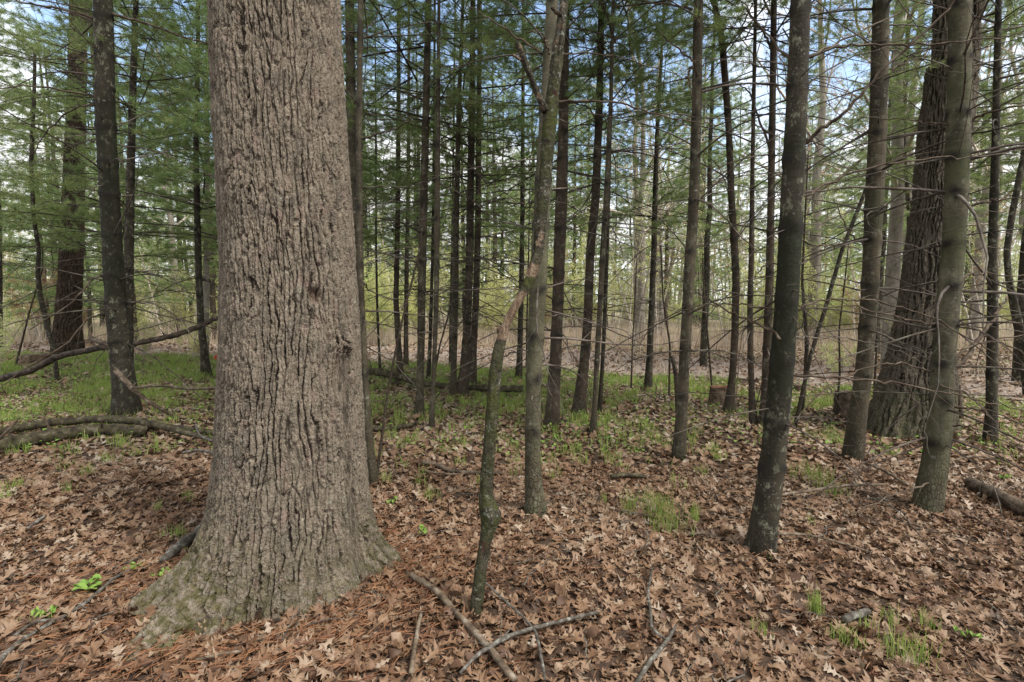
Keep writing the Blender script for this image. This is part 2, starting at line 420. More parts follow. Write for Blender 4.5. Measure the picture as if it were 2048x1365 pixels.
BR = []
for sd in range(18):
    r = np.random.default_rng(100 + sd)
    mb = MB(); t = np.linspace(0, 1, 8)
    up, dr = r.uniform(-.05, .3), r.uniform(.1, .55)
    P = np.stack([t * (1 - .1 * t), .07 * np.sin(t * r.uniform(2, 6) + r.uniform(0, 6)) * t, up * t - dr * t ** 2], -1) + r.normal(0, .008, (8, 3)) * t[:, None]
    twiggy(mb, P, .0085, r, 5, .34, r.uniform(.09, .16), r.uniform(.18, .4))
    BR.append(mb.mesh('dead_branch', M['twig']))


# ------------------------------------------------------------------ pine crowns
def needles(mb, pos, dirs, r, n=12, ln=.10, wd=.0042):
    m = len(pos)
    pos = np.repeat(pos, n, 0); d = np.repeat(dirs, n, 0)
    d = d * r.uniform(.35, 1.15, (m * n, 1)) + r.normal(0, .62, (m * n, 3)); d /= np.linalg.norm(d, axis=1)[:, None]
    l = ln * r.uniform(.7, 1.15, (m * n, 1))
    base = pos + r.normal(0, .012, (m * n, 3))
    sd = np.cross(d, r.normal(0, 1, (m * n, 3))); sd /= np.linalg.norm(sd, axis=1)[:, None] + 1e-9
    tip = base + d * l - np.array([0, 0, .012])
    V = np.stack([base - sd * wd / 2, base + sd * wd / 2, tip], 1).reshape(-1, 3)
    tone = np.repeat(np.clip(np.repeat(r.normal(.45, .2, m), n) + r.normal(0, .12, m * n), 0, 1), 3)
    mb.add(V, None, np.arange(m * n * 3).reshape(-1, 3), tone=tone)


def pine_crown(seed, L=8., R0=2.3, dense=1.25, bare=.24, wd=.0062, nn=15):
    r = np.random.default_rng(seed); wood, fol = MB(), MB()
    pos, dirs = [], []
    z = 0.
    while z < L:
        f = z / L
        nb = r.integers(4, 7); a0 = r.uniform(0, 6.28)
        for q in range(nb):
            if r.random() < .12: continue
            az = a0 + q * 2 * PI / nb + r.normal(0, .25)
            ln = (R0 * (1 - f) ** .75 + .25) * r.uniform(.55, 1.15)
            o = np.array([math.cos(az), math.sin(az), 0.])
            t = np.linspace(0, 1, 6)[:, None]
            up = r.normal(.06, .2) + .35 * f; cur = r.uniform(-.15, .3)
            P = np.array([0, 0, z + r.normal(0, .06)]) + o * ln * t + np.array([0, 0, 1.]) * ln * (up * t + (cur - .2) * t ** 2)
            P = P + np.cross(o, [0, 0, 1.]) * (.08 * ln * np.sin(t * 3 + r.uniform(0, 6)))
            V, Q, T = tube(P, np.linspace(.004 + .004 * ln, .002, 6), 4); wood.add(V, Q, T)
            s = bare * r.uniform(.6, 1.3)
            side = 1
            while s < 1.0:
                b = P[0] + 0; ff = s * 5; i_ = min(int(ff), 4); b = P[i_] + (P[i_ + 1] - P[i_]) * (ff - i_)
                tt = P[i_ + 1] - P[i_]; tt /= np.linalg.norm(tt); sd = np.cross(tt, [0, 0, 1.]); side = -side
                d = tt * .8 + sd * side * r.uniform(.5, 1.) + np.array([0, 0, r.normal(.12, .34)]); d /= np.linalg.norm(d)
                l = (.22 + .36 * ln * .4 * (1 - s)) * r.uniform(.6, 1.2)
                V, Q, T = tube(np.array([b, b + d * l * .5, b + d * l + [0, 0, .03]]), [.0024, .002, .0014], 3); wood.add(V, Q, T)
                nt = max(2, int(l / .075 * dense))
                u = r.uniform(.25, 1.02, nt)[:, None]
                pos.append(b + d * l * u); dirs.append(np.tile(d + [0, 0, .25], (nt, 1)))
                s += .085 / ln / dense * r.uniform(.7, 1.5) * 1.5
            pos.append(P[-1][None]); dirs.append(o[None] + [0, 0, .3])
        z += .42 * r.uniform(.8, 1.25)
    pos = np.concatenate(pos); dirs = np.concatenate(dirs); dirs /= np.linalg.norm(dirs, axis=1)[:, None]
    needles(fol, pos, dirs, r, nn, .118, wd)
    nq = sum(len(q) for q in wood.Q); wv, fv = np.concatenate(wood.V), np.concatenate(fol.V)
    me = mesh_np('pine_crown', np.vstack([wv, fv]), np.concatenate(wood.Q), np.concatenate(fol.T) + len(wv), M['twig'], False, dict(tone=np.r_[np.zeros(len(wv)), np.concatenate(fol.at['tone'])]))
    me.materials.append(M['needle']); me.polygons.foreach_set('material_index', (np.arange(len(me.polygons)) >= nq).astype(np.int32))
    return me


CROWNS = [pine_crown(300 + q, 8., [2.4, 2.0, 2.6, 1.8, 2.2][q]) for q in range(5)]

# ------------------------------------------------------------------ trunks
TREES = {}


def axis_fn(Z, C, R):
    return lambda z: (np.array([np.interp(z, Z, C[:, 0]), np.interp(z, Z, C[:, 1]), z]), float(np.interp(z, Z, R)))


def pixel_axis(px, H, lean_y=0., base_y=None, taper=.55):
    """px: (u, v, width) from the foot up. The foot stands on the ground, the rest in the upright plane through it."""
    u0, v0, w0 = px[0]
    G = ground(u0, v0); 
    if base_y: G = at_y(u0, v0, base_y)
    rr = w0 / 2 * depth(G) / F
    y0 = G[1] + rr
    pts = []
    for (u, v, w) in px:
        p = at_y(u, v, y0); p = at_y(u, v, y0 + lean_y * max(p[2], 0)); pts.append((p[0], p[1], p[2], w / 2 * depth(p) / F))
    pts = np.array(pts)
    if H > pts[-1, 2]:
        k = (pts[-1, :2] - pts[-2, :2]) / max(pts[-1, 2] - pts[-2, 2], .05)
        k = np.clip(k, -.1, .1); ex = H - pts[-1, 2]; r1 = pts[-1, 3]
        for f in (.3, .65, 1.):
            pts = np.vstack([pts, [*(pts[-1, :2] + 0), 0, 0]])
            b = len(px) - 1
            pts[-1] = [pts[b, 0] + k[0] * ex * f * .7, pts[b, 1] + k[1] * ex * f * .7, pts[b, 2] + ex * f, r1 * (1 - taper * f)]
    return pts


def make_trunk(pts, mat, seed, k=18, dz=.05, whorls=None, flare=.25, moss=None, scaly_h=.5, rough=.05, furrow=False, cm=1.0, z_from=-.16):
    """Trunk mesh local to its foot; returns mesh, foot, axis function (local)."""
    foot = np.array([pts[0, 0], pts[0, 1], float(gz(pts[0, 0], pts[0, 1]))])
    Z = pts[:, 2] - foot[2]; Z[0] = 0
    z = np.arange(z_from, Z[-1], dz)
    C = np.stack([np.interp(z, Z, pts[:, 0] - foot[0]), np.interp(z, Z, pts[:, 1] - foot[1])], -1)
    R = np.interp(z, Z, pts[:, 3])
    ker = int(.35 / dz) | 1
    if ker > 1 and len(z) > ker * 2:
        pad = ker // 2; kk = np.hanning(ker + 2)[1:-1]; kk /= kk.sum()
        for arr in (C[:, 0], C[:, 1], R):
            arr[:] = np.convolve(np.concatenate([2 * arr[0] - arr[pad:0:-1], arr, 2 * arr[-1] - arr[-2:-pad - 2:-1]]), kk, 'valid')
    th = np.linspace(-PI, PI, k + 1) + PI / 2  # seam away from the camera
    TH, ZZ = np.meshgrid(th, z)
    r0 = max(R[min(4, len(R) - 1)], .01)
    fl = flare * np.exp(-np.clip(ZZ, -.1, None) / (1.6 * r0 + .04)) * (1 + .45 * np.sin(3 * TH + seed) + .3 * np.sin(5 * TH + seed * 2.1))
    rad = R[:, None] * (1 + rough * wob(TH, ZZ * 6, seed, 6, 2.5, 1.) + rough * .6 * wob(TH, ZZ * 25, seed + 1, 6, 3., 1.) + fl)
    wh = np.zeros_like(rad)
    for wz in (whorls if whorls is not None else []):
        gsn = np.exp(-((ZZ - wz - .012 * np.sin(TH * 2 + wz * 9)) / .034) ** 2)
        rad += R[:, None] * .085 * gsn * (1 + .5 * np.sin(TH * 4 + wz * 17)); wh += gsn * (.75 + .5 * np.sin(TH * 3 + wz * 31))
    V = np.stack([C[:, 0:1] + rad * np.cos(TH), C[:, 1:2] + rad * np.sin(TH), ZZ], -1)
    i = np.arange(len(z) - 1)[:, None] * (k + 1) + np.arange(k)[None]
    Q = np.stack([i, i + 1, i + k + 2, i + k + 1], -1).reshape(-1, 4)
    ms = np.zeros_like(rad)
    for (z0, z1, amt, a) in (moss or []):
        ms = np.maximum(ms, amt * np.clip((ZZ - z0) / .12 + .5, 0, 1) * np.clip((z1 - ZZ) / .12 + .5, 0, 1) * (1 if a is None else np.clip(.55 + .9 * np.cos(TH - a), 0, 1)))
    ms = np.maximum(ms, .8 * np.exp(-np.clip(ZZ, 0, None) / .10))
    at = dict(moss=ms.ravel(), whorl=np.clip(wh, 0, 1.2).ravel(), scaly=np.clip(1.15 - ZZ / max(scaly_h, .01), 0, 1).ravel())
    vec = dict(bark=np.stack([(TH) * r0, ZZ, np.zeros_like(ZZ)], -1).reshape(-1, 3)) if furrow else None
    me = mesh_np('trunk', V.reshape(-1, 3), Q, None, mat, True, at, vec)
    return me, foot, axis_fn(z, np.c_[C, z], R)


def add_branches(root, ax, z0, z1, seed, per=3., lo=.6, hi=1.5, whorls=None, thick=1.0):
    r = np.random.default_rng(seed)
    ws = whorls if whorls is not None else np.arange(z0, z1, .4)
    for wz in ws:
        if wz < z0 or wz > z1: continue
        nb = max(1, int(r.poisson(per * 1.2))); a0 = r.uniform(0, 6.28)
        for q in range(nb):
            az = a0 + q * 2 * PI / nb + r.normal(0, .35)
            c, rad = ax(wz + r.normal(0, .03) + (r.uniform(-.12, .12) if r.random() < .3 else 0))
            o = link('branch', BR[r.integers(len(BR))], root)
            o.location = (c[0] + .7 * rad * math.cos(az), c[1] + .7 * rad * math.sin(az), c[2])
            s = r.uniform(lo, hi * 1.2) * (.65 + .4 * min(1, (wz) / 1.5))
            o.rotation_euler = (r.normal(0, .35), r.normal(.02, .27) + (.12 if wz < 2.2 else -.05), az)
            ts = thick * r.uniform(.45, .9)
            o.scale = (s, s * ts, s * ts)


def add_crown(root, ax, z, q, s=1.0, rz=0.):
    c, _ = ax(z)
    a = link('crown', CROWNS[q % len(CROWNS)], root, c); a.rotation_euler = (0, 0, rz); a.scale = (s, s, s)
    return a


def pine(key, label, px, mat='pine', H=9., z0=.5, crown=None, cs=1., per=3., lo=.6, hi=1.5, k=16, dz=.022, moss=None, flare=.25, cat='pine tree',
         name='pine_tree', spacing=.42, seed=None, lean_y=0., scaly=.5, base_y=None, thick=1., rough=.05, taper=.55):
    seed = seed if seed is not None else abs(sum(ord(c) * (i + 3) for i, c in enumerate(key))) % 9973
    r = np.random.default_rng(seed)
    pts = pixel_axis(px, H, lean_y, base_y, taper)
    wh = []; z = z0 * r.uniform(.8, 1.1)
    while z < H - .2: wh.append(z); z += spacing * r.uniform(.75, 1.3)
    me, foot, ax = make_trunk(pts, M[mat], seed, k, dz, wh, flare, moss, scaly, rough)
    root = thing(name, label, cat, foot)
    link('trunk', me, root)
    top = crown if crown else H
    if per > 0: add_branches(root, ax, z0, top + .6, seed + 1, per, lo, hi, wh, thick)
    if crown:
        add_crown(root, ax, crown, seed, cs, r.uniform(0, 6.28))
    TREES[key] = (root, foot, ax)
    return root


def limb(key, px, w, y0=None, y1=None, seed=0, mat='limb', twig=.26, step=.2, start=.12, name='branch', tip=.35, droop=0.):
    """A particular branch of tree KEY seen in the photo: pixels from the trunk outwards, its distance running from y0 to y1."""
    root, foot, ax = TREES[key]
    r = np.random.default_rng(seed + int(px[0][0]) * 7 + int(px[0][1]))
    ya = foot[1] + (y0 or 0.); yb = foot[1] + (y1 if y1 is not None else (y0 or 0.))
    P = np.array([at_y(u, v, ya + (yb - ya) * i_ / (len(px) - 1)) for i_, (u, v) in enumerate(px)]) - foot
    P = smooth_path(P, 5 * len(px)); P[1:-1] += r.normal(0, .006, (len(P) - 2, 3))
    mb = MB(); R0 = w / 2 * depth(P[0] + foot) / F
    n_ = len(P); V, Q, T = tube(P, R0 * (1 - (1 - tip) * np.linspace(0, 1, n_)), 7, True); mb.add(V, Q, T)
    L = np.linalg.norm(np.diff(P, axis=0), axis=1).sum(); s = start * L; side = 1
    while s < L * .97:
        f = s / L * (n_ - 1); i_ = min(int(f), n_ - 2); t = P[i_ + 1] - P[i_]; t /= np.linalg.norm(t) + 1e-9
        sdv = np.cross(t, [0, 0, 1.]); sdv /= np.linalg.norm(sdv) + 1e-9; side = -side
        d = t * r.uniform(.4, .9) + sdv * side * r.uniform(.3, .9) + np.array([0, 0, r.normal(0, .45)]); d /= np.linalg.norm(d)
        l = twig * r.uniform(.4, 1.5) * min(1., L)
        q = np.linspace(0, 1, 5)[:, None]
        Pt = P[i_] + d * l * q + np.array([0, 0, -r.uniform(-.05, .25) * l]) * q ** 2
        twiggy(mb, Pt, max(R0 * r.uniform(.2, .4), .0016), r, 4, .45, .22, .25, 1)
        s += step * r.uniform(.5, 1.5)
    return link(name, mb.mesh('branch', M[mat]), root)


# ------------------------------------------------------------------ the trees one can tell apart, read off the photo from foot to top of frame
pine('L2', 'straight dark pine with mossy bark standing right behind the two stacked mossy logs',
     [(255, 842, 47), (250, 780, 40), (241, 700, 37), (235, 640, 36), (228, 560, 35), (221, 420, 33), (212, 260, 33), (206, 0, 32)],
     'pinedark', 10, .9, 5.6, 1., 3.2, .8, 1.7, 22, .022, [(1.5, 4., .75, None), (.0, .5, .4, None)], .22, seed=41)
pine('L4', 'slender pine fused against the back of the straight mossy pine by the logs',
     [(258, 800, 18), (256, 700, 18), (257, 560, 17), (260, 400, 15), (265, 200, 12), (272, 0, 9)], 'pinedark', 10, 1., 4.4, .8, 3, .6, 1.3, seed=42)
pts = pixel_axis([(133, 713, 46), (136, 640, 40), (141, 560, 38), (145, 450, 35), (149, 320, 32), (155, 150, 28), (157, 0, 27)], 16, taper=.5)
me, foot, ax = make_trunk(pts, M['darkbark'], 43, 120, .03, None, .22, rough=.04, furrow=True)
rt = thing('pine_tree', 'thick dark furrowed pine farther back beside the weathered low stump', 'pine tree', foot); link('trunk', me, rt)
TREES['L1'] = (rt, foot, ax); add_branches(rt, ax, 1.6, 7.5, 44, 3, 1.2, 2.6, None, 1.3); add_crown(rt, ax, 6.4, 2, 1.3)
pine('L5', 'crooked thin dark sapling in front of the thick furrowed pine',
     [(115, 762, 8), (108, 705, 8), (92, 645, 8), (80, 590, 9), (75, 545, 8), (78, 505, 7), (68, 440, 7), (62, 330, 7), (68, 200, 6), (70, 100, 5)], 'pinedark', 5.6, .9, None, 1, 2, .5, 1.2, 8, seed=45, cat='sapling', name='sapling')
pine('L6', 'thin leaning dark pine just before the red marker flag',
     [(414, 757, 18), (409, 710, 14), (402, 650, 13), (397, 540, 12), (394, 400, 11), (392, 300, 10), (396, 100, 8)], 'pinedark', 10, 1.5, 2.9, 1.1, 3, .7, 1.5, 12, seed=46)
pine('L6b', 'pale grey trunk close behind the thin leaning pine by the red marker',
     [(410, 722, 14), (412, 640, 12), (413, 540, 11), (415, 400, 9)], 'pale', 9, 2., 3.6, .8, 2, seed=47)
pine('L7', 'dark pine trunk cut off by the picture edge beyond the weathered stump',
     [(-5, 705, 16), (-4, 600, 14), (-5, 450, 13)], 'pinedark', 11, 1.5, 3.2, 1.1, 3, .9, 2.0, seed=48)
pine('M8', 'thin grey-green pine grazing the flank of the big oak with branch rings',
     [(748, 978, 20), (738, 880, 15), (733, 800, 13), (728, 700, 12), (723, 600, 12), (719, 450, 13), (718, 250, 12), (721, 0, 11)], 'pine', 8, 1.0, None, 1, 2.6, .5, 1.2, 14, .022, seed=49)
pine('M8b', 'straight grey pine half hidden behind the upper trunk of the big oak',
     [(716, 850, 22), (710, 600, 20), (703, 250, 19), (699, 0, 17)], 'pine', 9, 1.4, 5.2, 1., 2.6, .6, 1.4, seed=50)
pine('M9', 'bare crooked stick of a sapling leaning away from the oak foot',
     [(752, 968, 6), (757, 925, 6), (774, 795, 5), (789, 712, 5), (808, 625, 4.5), (838, 508, 4), (846, 440, 3)], 'pinebrown', 2.3, 9, None, 1, 0, k=7, flare=.4, seed=51, cat='sapling', name='sapling')
pine('M12', 'very thin dark sapling first past the pine grazing the oak',
     [(761, 752, 6), (757, 680, 5), (754, 600, 5), (752, 480, 4), (752, 300, 4)], 'pinedark', 7, 1.2, 2.6, .5, 2.5, .4, .9, 8, seed=52, cat='sapling', name='sapling')
pine('M10', 'dark slim pine behind the leaning stick sapling, thicker of the two there',
     [(801, 752, 14), (797, 690, 12), (792, 600, 11), (795, 460, 10), (797, 250, 9)], 'pinebrown', 11, 1., 3.0, .95, 3.8, .7, 1.5, 12, seed=53)
pine('M11', 'dark slim pine behind the leaning stick sapling, thinner of the two there',
     [(812, 731, 11), (812, 660, 9), (813, 560, 9), (815, 460, 8), (817, 300, 7)], 'pinebrown', 11, 1.2, None, .9, 3.6, .7, 1.5, 10, seed=54)
pine('M13', 'grey straight pine with knobbly branch rings beside the slender pole pine',
     [(838, 835, 20), (840, 780, 15), (842, 700, 15), (843, 600, 16), (846, 460, 16), (852, 220, 14), (857, 0, 12)], 'pine', 10, 1.1, 3.9, .95, 3.8, .7, 1.5, 16, .022, seed=55)
pine('M14', 'slender grey pole pine with its foot in leaves beside the ringed grey pine',
     [(863, 862, 12), (867, 760, 9), (870, 680, 9), (873, 580, 10), (874, 460, 12), (876, 230, 9), (878, 0, 6)], 'pine', 8.5, 1.1, None, .7, 3, .5, 1.2, 12, seed=56)
pine('M15', 'dark thin pine directly behind the slender grey pole pine',
     [(857, 756, 9), (860, 690, 8), (863, 600, 7), (866, 460, 6), (868, 300, 6)], 'pinedark', 10, 1.2, None, .9, 3, .6, 1.3, 9, seed=57)
pine('M19', 'short dark pole far behind the slim grey pine at the path edge',
     [(901, 731, 7), (901, 660, 6), (903, 560, 5), (906, 400, 5)], 'pinedark', 10, 1.5, None, .9, 3, .6, 1.3, 8, seed=58)
pine('M16', 'slim grey pine beside the close pair of stouter pines',
     [(907, 791, 17), (907, 740, 12), (909, 680, 12), (911, 560, 12), (912, 460, 12), (918, 200, 9), (924, 60, 7)], 'pine', 10, 1., None, .95, 3.4, .7, 1.5, 14, seed=59)
pine('M17', 'stouter pine with swollen foot, front one of the close pair',
     [(922, 791, 28), (929, 740, 19), (934, 660, 16), (938, 560, 15), (940, 460, 15), (944, 200, 12), (946, 0, 10)], 'pinebrown', 11, 1., 3.6, 1., 3.4, .8, 1.6, 16, .022, seed=60, flare=.1)
pine('M18', 'brown pine behind the swollen-footed pine, rear one of the close pair',
     [(944, 766, 18), (947, 700, 14), (952, 600, 13), (956, 460, 12), (958, 200, 10), (959, 100, 9)], 'pinebrown', 11, 1., 3.3, 1., 3.4, .8, 1.6, 14, seed=61)
pine('M20', 'dark slim pine at the path edge framed by the broken snag',
     [(1038, 755, 14), (1040, 690, 11), (1043, 560, 10), (1045, 400, 9), (1046, 200, 7)], 'pinedark', 10, 1., 3., .95, 3.4, .7, 1.5, 12, seed=62)
pine('M20b', 'hair-thin dark sapling by the slim pine at the path edge',
     [(1053, 742, 4), (1054, 640, 4), (1057, 520, 3)], 'pinedark', 4.5, .9, None, 1, 1.5, .4, .8, 7, seed=63, cat='sapling', name='sapling')
pine('C22', 'light ringed grey pine standing immediately behind the broken mossy snag',
     [(1071, 1036, 42), (1067, 980, 34), (1065, 900, 31), (1067, 760, 31), (1072, 660, 33), (1077, 560, 34), (1083, 430, 33), (1093, 230, 29), (1103, 30, 23)], 'pinelight', 8.5, .55, 6.2, 0.65, 2.2, .5, 1.1, 26, .025,
     [(.3, 2.4, .22, None)], .2, spacing=.36, seed=64, scaly=1.0)
pine('C23', 'brown ringed pine with its foot in leaves, next beyond the snag',
     [(1103, 848, 32), (1107, 790, 25), (1112, 700, 23), (1116, 600, 22), (1119, 500, 23), (1123, 400, 24), (1127, 240, 19), (1131, 0, 16)], 'pinebrown', 10, .9, 5.0, 1., 3, .7, 1.5, 20, .022, None, .12, seed=65)
pine('C24', 'dark pine with curved lower trunk beside the twin-stemmed thin pines',
     [(1157, 824, 30), (1162, 780, 24), (1169, 720, 20), (1175, 650, 18), (1181, 500, 17), (1191, 400, 17), (1199, 200, 14), (1203, 0, 12)], 'pinebrown', 10, .9, 4.2, .95, 3.2, .8, 1.6, 18, .022, None, .08, seed=66)
pine('C25', 'thin grey pine with forked look, front one of the twin stems',
     [(1186, 866, 14), (1190, 800, 10), (1195, 700, 10), (1201, 600, 11), (1206, 500, 12), (1213, 400, 12), (1222, 200, 8), (1226, 0, 6)], 'pine', 8.5, .9, 4.4, .8, 3, .6, 1.4, 14, seed=67)
pine('C25b', 'thin dark pine close behind the front one of the twin stems',
     [(1199, 823, 10), (1203, 760, 8), (1207, 690, 8), (1211, 600, 8), (1214, 500, 8), (1217, 400, 7)], 'pinedark', 8, 1., 4.0, .7, 2.4, .6, 1.3, 10, seed=68)
pine('C26', 'dark narrow pine with feathery low crown before the pale far trunks',
     [(1296, 780, 16), (1299, 720, 13), (1303, 620, 12), (1308, 500, 11), (1310, 400, 10), (1314, 270, 8), (1322, 130, 6)], 'pinedark', 7.4, 1.1, 2.9, .72, 3, .7, 1.4, 14, seed=69)
pine('C27', 'straight grey-brown pine with a broken stub sapling against its foot',
     [(1357, 910, 27), (1362, 850, 23), (1367, 760, 21), (1371, 690, 21), (1379, 540, 21), (1388, 400, 20), (1394, 200, 19), (1397, 0, 18)], 'pine', 9, .7, 5.4, 0.65, 2.8, .7, 1.5, 20, .022, None, .12, seed=70)
pine('C27b', 'broken stub of a sapling hugging the straight grey-brown pine',
     [(1356, 835, 9), (1355, 800, 10), (1353, 760, 10), (1350, 735, 9), (1342, 710, 8)], 'pinebrown', .1, 9, None, 1, 0, k=8, seed=71, cat='sapling', name='sapling')
pine('C28', 'sinuous maple trunk growing beside the low cut stump',
     [(1457, 826, 24), (1462, 780, 15), (1466, 740, 13), (1470, 660, 14), (1472, 560, 14), (1468, 480, 14), (1463, 400, 13), (1458, 270, 12), (1452, 180, 13), (1444, 80, 12), (1428, 0, 10)], 'pinebrown', 7.5, 1.6, None, 1, 1.5, .7, 1.5, 16, .022, seed=72, cat='maple tree', name='maple_tree')
pine('C29', 'thin knobbly pine between the sinuous maple and the straight slim pine',
     [(1507, 853, 17), (1504, 800, 12), (1501, 720, 11), (1500, 620, 11), (1503, 500, 10), (1505, 330, 8)], 'pinebrown', 7.5, .9, 4.6, .7, 2.5, .6, 1.3, 14, seed=73)
pine('C30', 'straight slim brown pine almost touching the big speckled dark pine',
     [(1527, 856, 20), (1531, 780, 16), (1535, 680, 16), (1539, 560, 15), (1542, 400, 13), (1545, 200, 12), (1548, 0, 11)], 'pinebrown', 9, .9, 4.6, .9, 2.8, .6, 1.4, 16, seed=74)
pine('R31', 'blackish lichen-speckled pine, closest trunk after the big oak and snag',
     [(1522, 1105, 50), (1533, 1020, 48), (1546, 920, 46), (1556, 820, 45), (1566, 700, 44), (1573, 600, 42), (1581, 480, 42), (1588, 320, 40), (1595, 180, 38), (1601, 0, 35)], 'pinedark', 7.5, .62, 5.4, 0.58, 1.8, .4, 1.0, 30, .02,
     [(.95, 2.05, 1., None), (2.3, 2.5, .9, None), (.5, 1.1, .5, PI)], .2, spacing=.33, seed=75, scaly=.25)
pine('R32', 'smooth grey pine standing just before the broad flared furrowed trunk',
     [(1706, 918, 36), (1713, 850, 32), (1726, 760, 30), (1733, 680, 29), (1741, 560, 30), (1749, 400, 32), (1758, 200, 30), (1762, 0, 28)], 'pine', 8.5, .8, 5.6, 0.65, 3.6, .6, 1.5, 22, .03,
     [(2.2, 2.6, .5, None)], .1, spacing=.36, seed=76, scaly=.7)
pine('R34', 'light green-grey pine with many wiry branches overlapping the broad furrowed trunk',
     [(1852, 1024, 48.6), (1867, 950, 45.0), (1880, 850, 39.6), (1884, 760, 37.8), (1897, 600, 37.8), (1908, 480, 36.9), (1913, 400, 38.7), (1918, 200, 37.8), (1920, 0, 36.0)], 'pinelight', 7.5, .5, 5.6, 0.58, 3.4, .5, 1.5, 28, .022,
     [(1.8, 2.1, .7, None), (2.35, 2.6, .8, None), (2.9, 3.1, .7, None), (.2, .8, .35, None)], .10, spacing=.30, seed=77, scaly=.6)
pine('R35', 'straight dark slim pine beyond the wiry branched pine, foot in grass edge',
     [(1980, 889, 24), (1983, 820, 19), (1985, 700, 18), (1985, 500, 15), (1990, 350, 14), (1993, 200, 12), (1997, 0, 10)], 'pinedark', 8.5, .8, 5.0, 0.65, 3.8, .6, 1.5, 16, .022, None, .1, seed=78)
pine('R36', 'dark crooked trunk leaning out of the picture edge behind the wiry pine',
     [(2064, 760, 20), (2046, 690, 18), (2030, 620, 15), (2018, 560, 12), (2013, 505, 11), (2024, 430, 11), (2040, 350, 11), (2060, 250, 9)], 'pinedark', 5.6, 9, None, 1, 0, k=12, seed=79, cat='dead tree', name='dead_tree', base_y=7.6)
pine('R38', 'spindly crooked brown sapling between the speckled pine and the smooth grey pine',
     [(1605, 822, 6), (1610, 760, 7), (1614, 690, 8), (1609, 620, 7), (1604, 560, 5), (1608, 480, 4)], 'pinebrown', 3.5, .9, None, 1, 1.5, .3, .8, 8, seed=80, cat='sapling', name='sapling')
pine('R39', 'thin wavering trunk seen above the smooth grey pine, far off',
     [(1822, 716, 8), (1818, 560, 8), (1818, 420, 8), (1808, 300, 9), (1809, 200, 9), (1816, 60, 8), (1812, 0, 8)], 'pinebrown', 11, 2.2, None, 1, 1.5, .6, 1.4, 9, seed=81, cat='sapling', name='sapling')
pine('R37', 'dark dead pole hung up at a slant behind the smooth grey pine',
     [(1590, 850, 7), (1622, 708, 8), (1650, 620, 8), (1684, 500, 8), (1712, 430, 8), (1736, 368, 7)], 'pinedark', .1, 9, None, 1, 0, k=8, seed=82, cat='dead tree', name='dead_tree')
for q, (lab, px) in enumerate([
    ('wispy sapling springing beside the low cut stump', [(1425, 782, 4), (1418, 700, 4), (1408, 590, 3)]),
    ('wispy dark sapling midway from the narrow feathery pine to the straight grey-brown pine', [(1338, 795, 4), (1340, 690, 4), (1326, 600, 3), (1322, 500, 3)]),
    ('hairlike sapling between the twin thin pines and the narrow feathery pine', [(1262, 782, 4), (1265, 690, 3), (1270, 600, 3)]),
    ('leaning wispy sapling beside the slim grey pine by the close pair', [(868, 745, 5), (880, 690, 4), (897, 630, 4), (905, 590, 3)]),
    ('wispy sapling against the broad furrowed trunk beside a grey stump', [(1748, 790, 5), (1752, 720, 4), (1755, 640, 3)]),
    ('wispy sapling before the path, midway from speckled to smooth grey pine', [(1672, 830, 4), (1680, 745, 4), (1678, 660, 3), (1690, 560, 3)]),
    ('slanting wispy sapling in the brush behind the crooked dark sapling', [(30, 735, 4), (60, 620, 3), (85, 540, 3)])]):
    pine('W%d' % q, lab, px, 'pinebrown', 2.4 if q != 6 else 3., .5, None, 1, 1.6, .25, .7, 6, seed=900 + q, cat='sapling', name='sapling')

# the broad furrowed trunk behind the wiry pine: flared foot, fork above
pts = pixel_axis([(1814, 872, 138), (1818, 840, 130), (1828, 780, 116), (1842, 700, 100), (1855, 600, 90), (1866, 480, 81), (1876, 380, 77), (1890, 220, 74), (1900, 130, 72)], 4.1, base_y=5.5)
me, foot, ax = make_trunk(pts, M['greybark'], 91, 240, .016, None, .14, [(-.2, .55, .8, -PI / 2)], rough=.04, furrow=True)
rt = thing('broad_tree', 'broad furrowed trunk with flared lichened foot behind the wiry branched pine', 'tree', foot); link('trunk', me, rt)
TREES['R33'] = (rt, foot, ax)
for (ua, ub, wa, wb, sd) in ((1886, 1893, 52, 30, 92), (1916, 1957, 50, 30, 93)):
    p2 = []
    for f in np.linspace(0, 1, 6):
        q = at_y(ua + (ub - ua) * f, 245 - 330 * f, foot[1]); p2.append((q[0], q[1], q[2], (wa + (wb - wa) * f ** .6) / 2 * depth(q) / F))
    p2.append((p2[-1][0] * 1.03, p2[-1][1], 9.0, .08)); p2 = np.array(p2)
    me2, f2, _ = make_trunk(p2, M['greybark'], sd, 100, .025, None, 0, rough=.05, furrow=True, z_from=p2[0, 2] - .45)
    f2 = np.array(p2[0, :3])
    me2.vertices.foreach_get('co', c_ := np.zeros(len(me2.vertices) * 3, np.float32))
    o = link('fork_stem', me2, rt, (f2[0] - foot[0], f2[1] - foot[1], -.0))

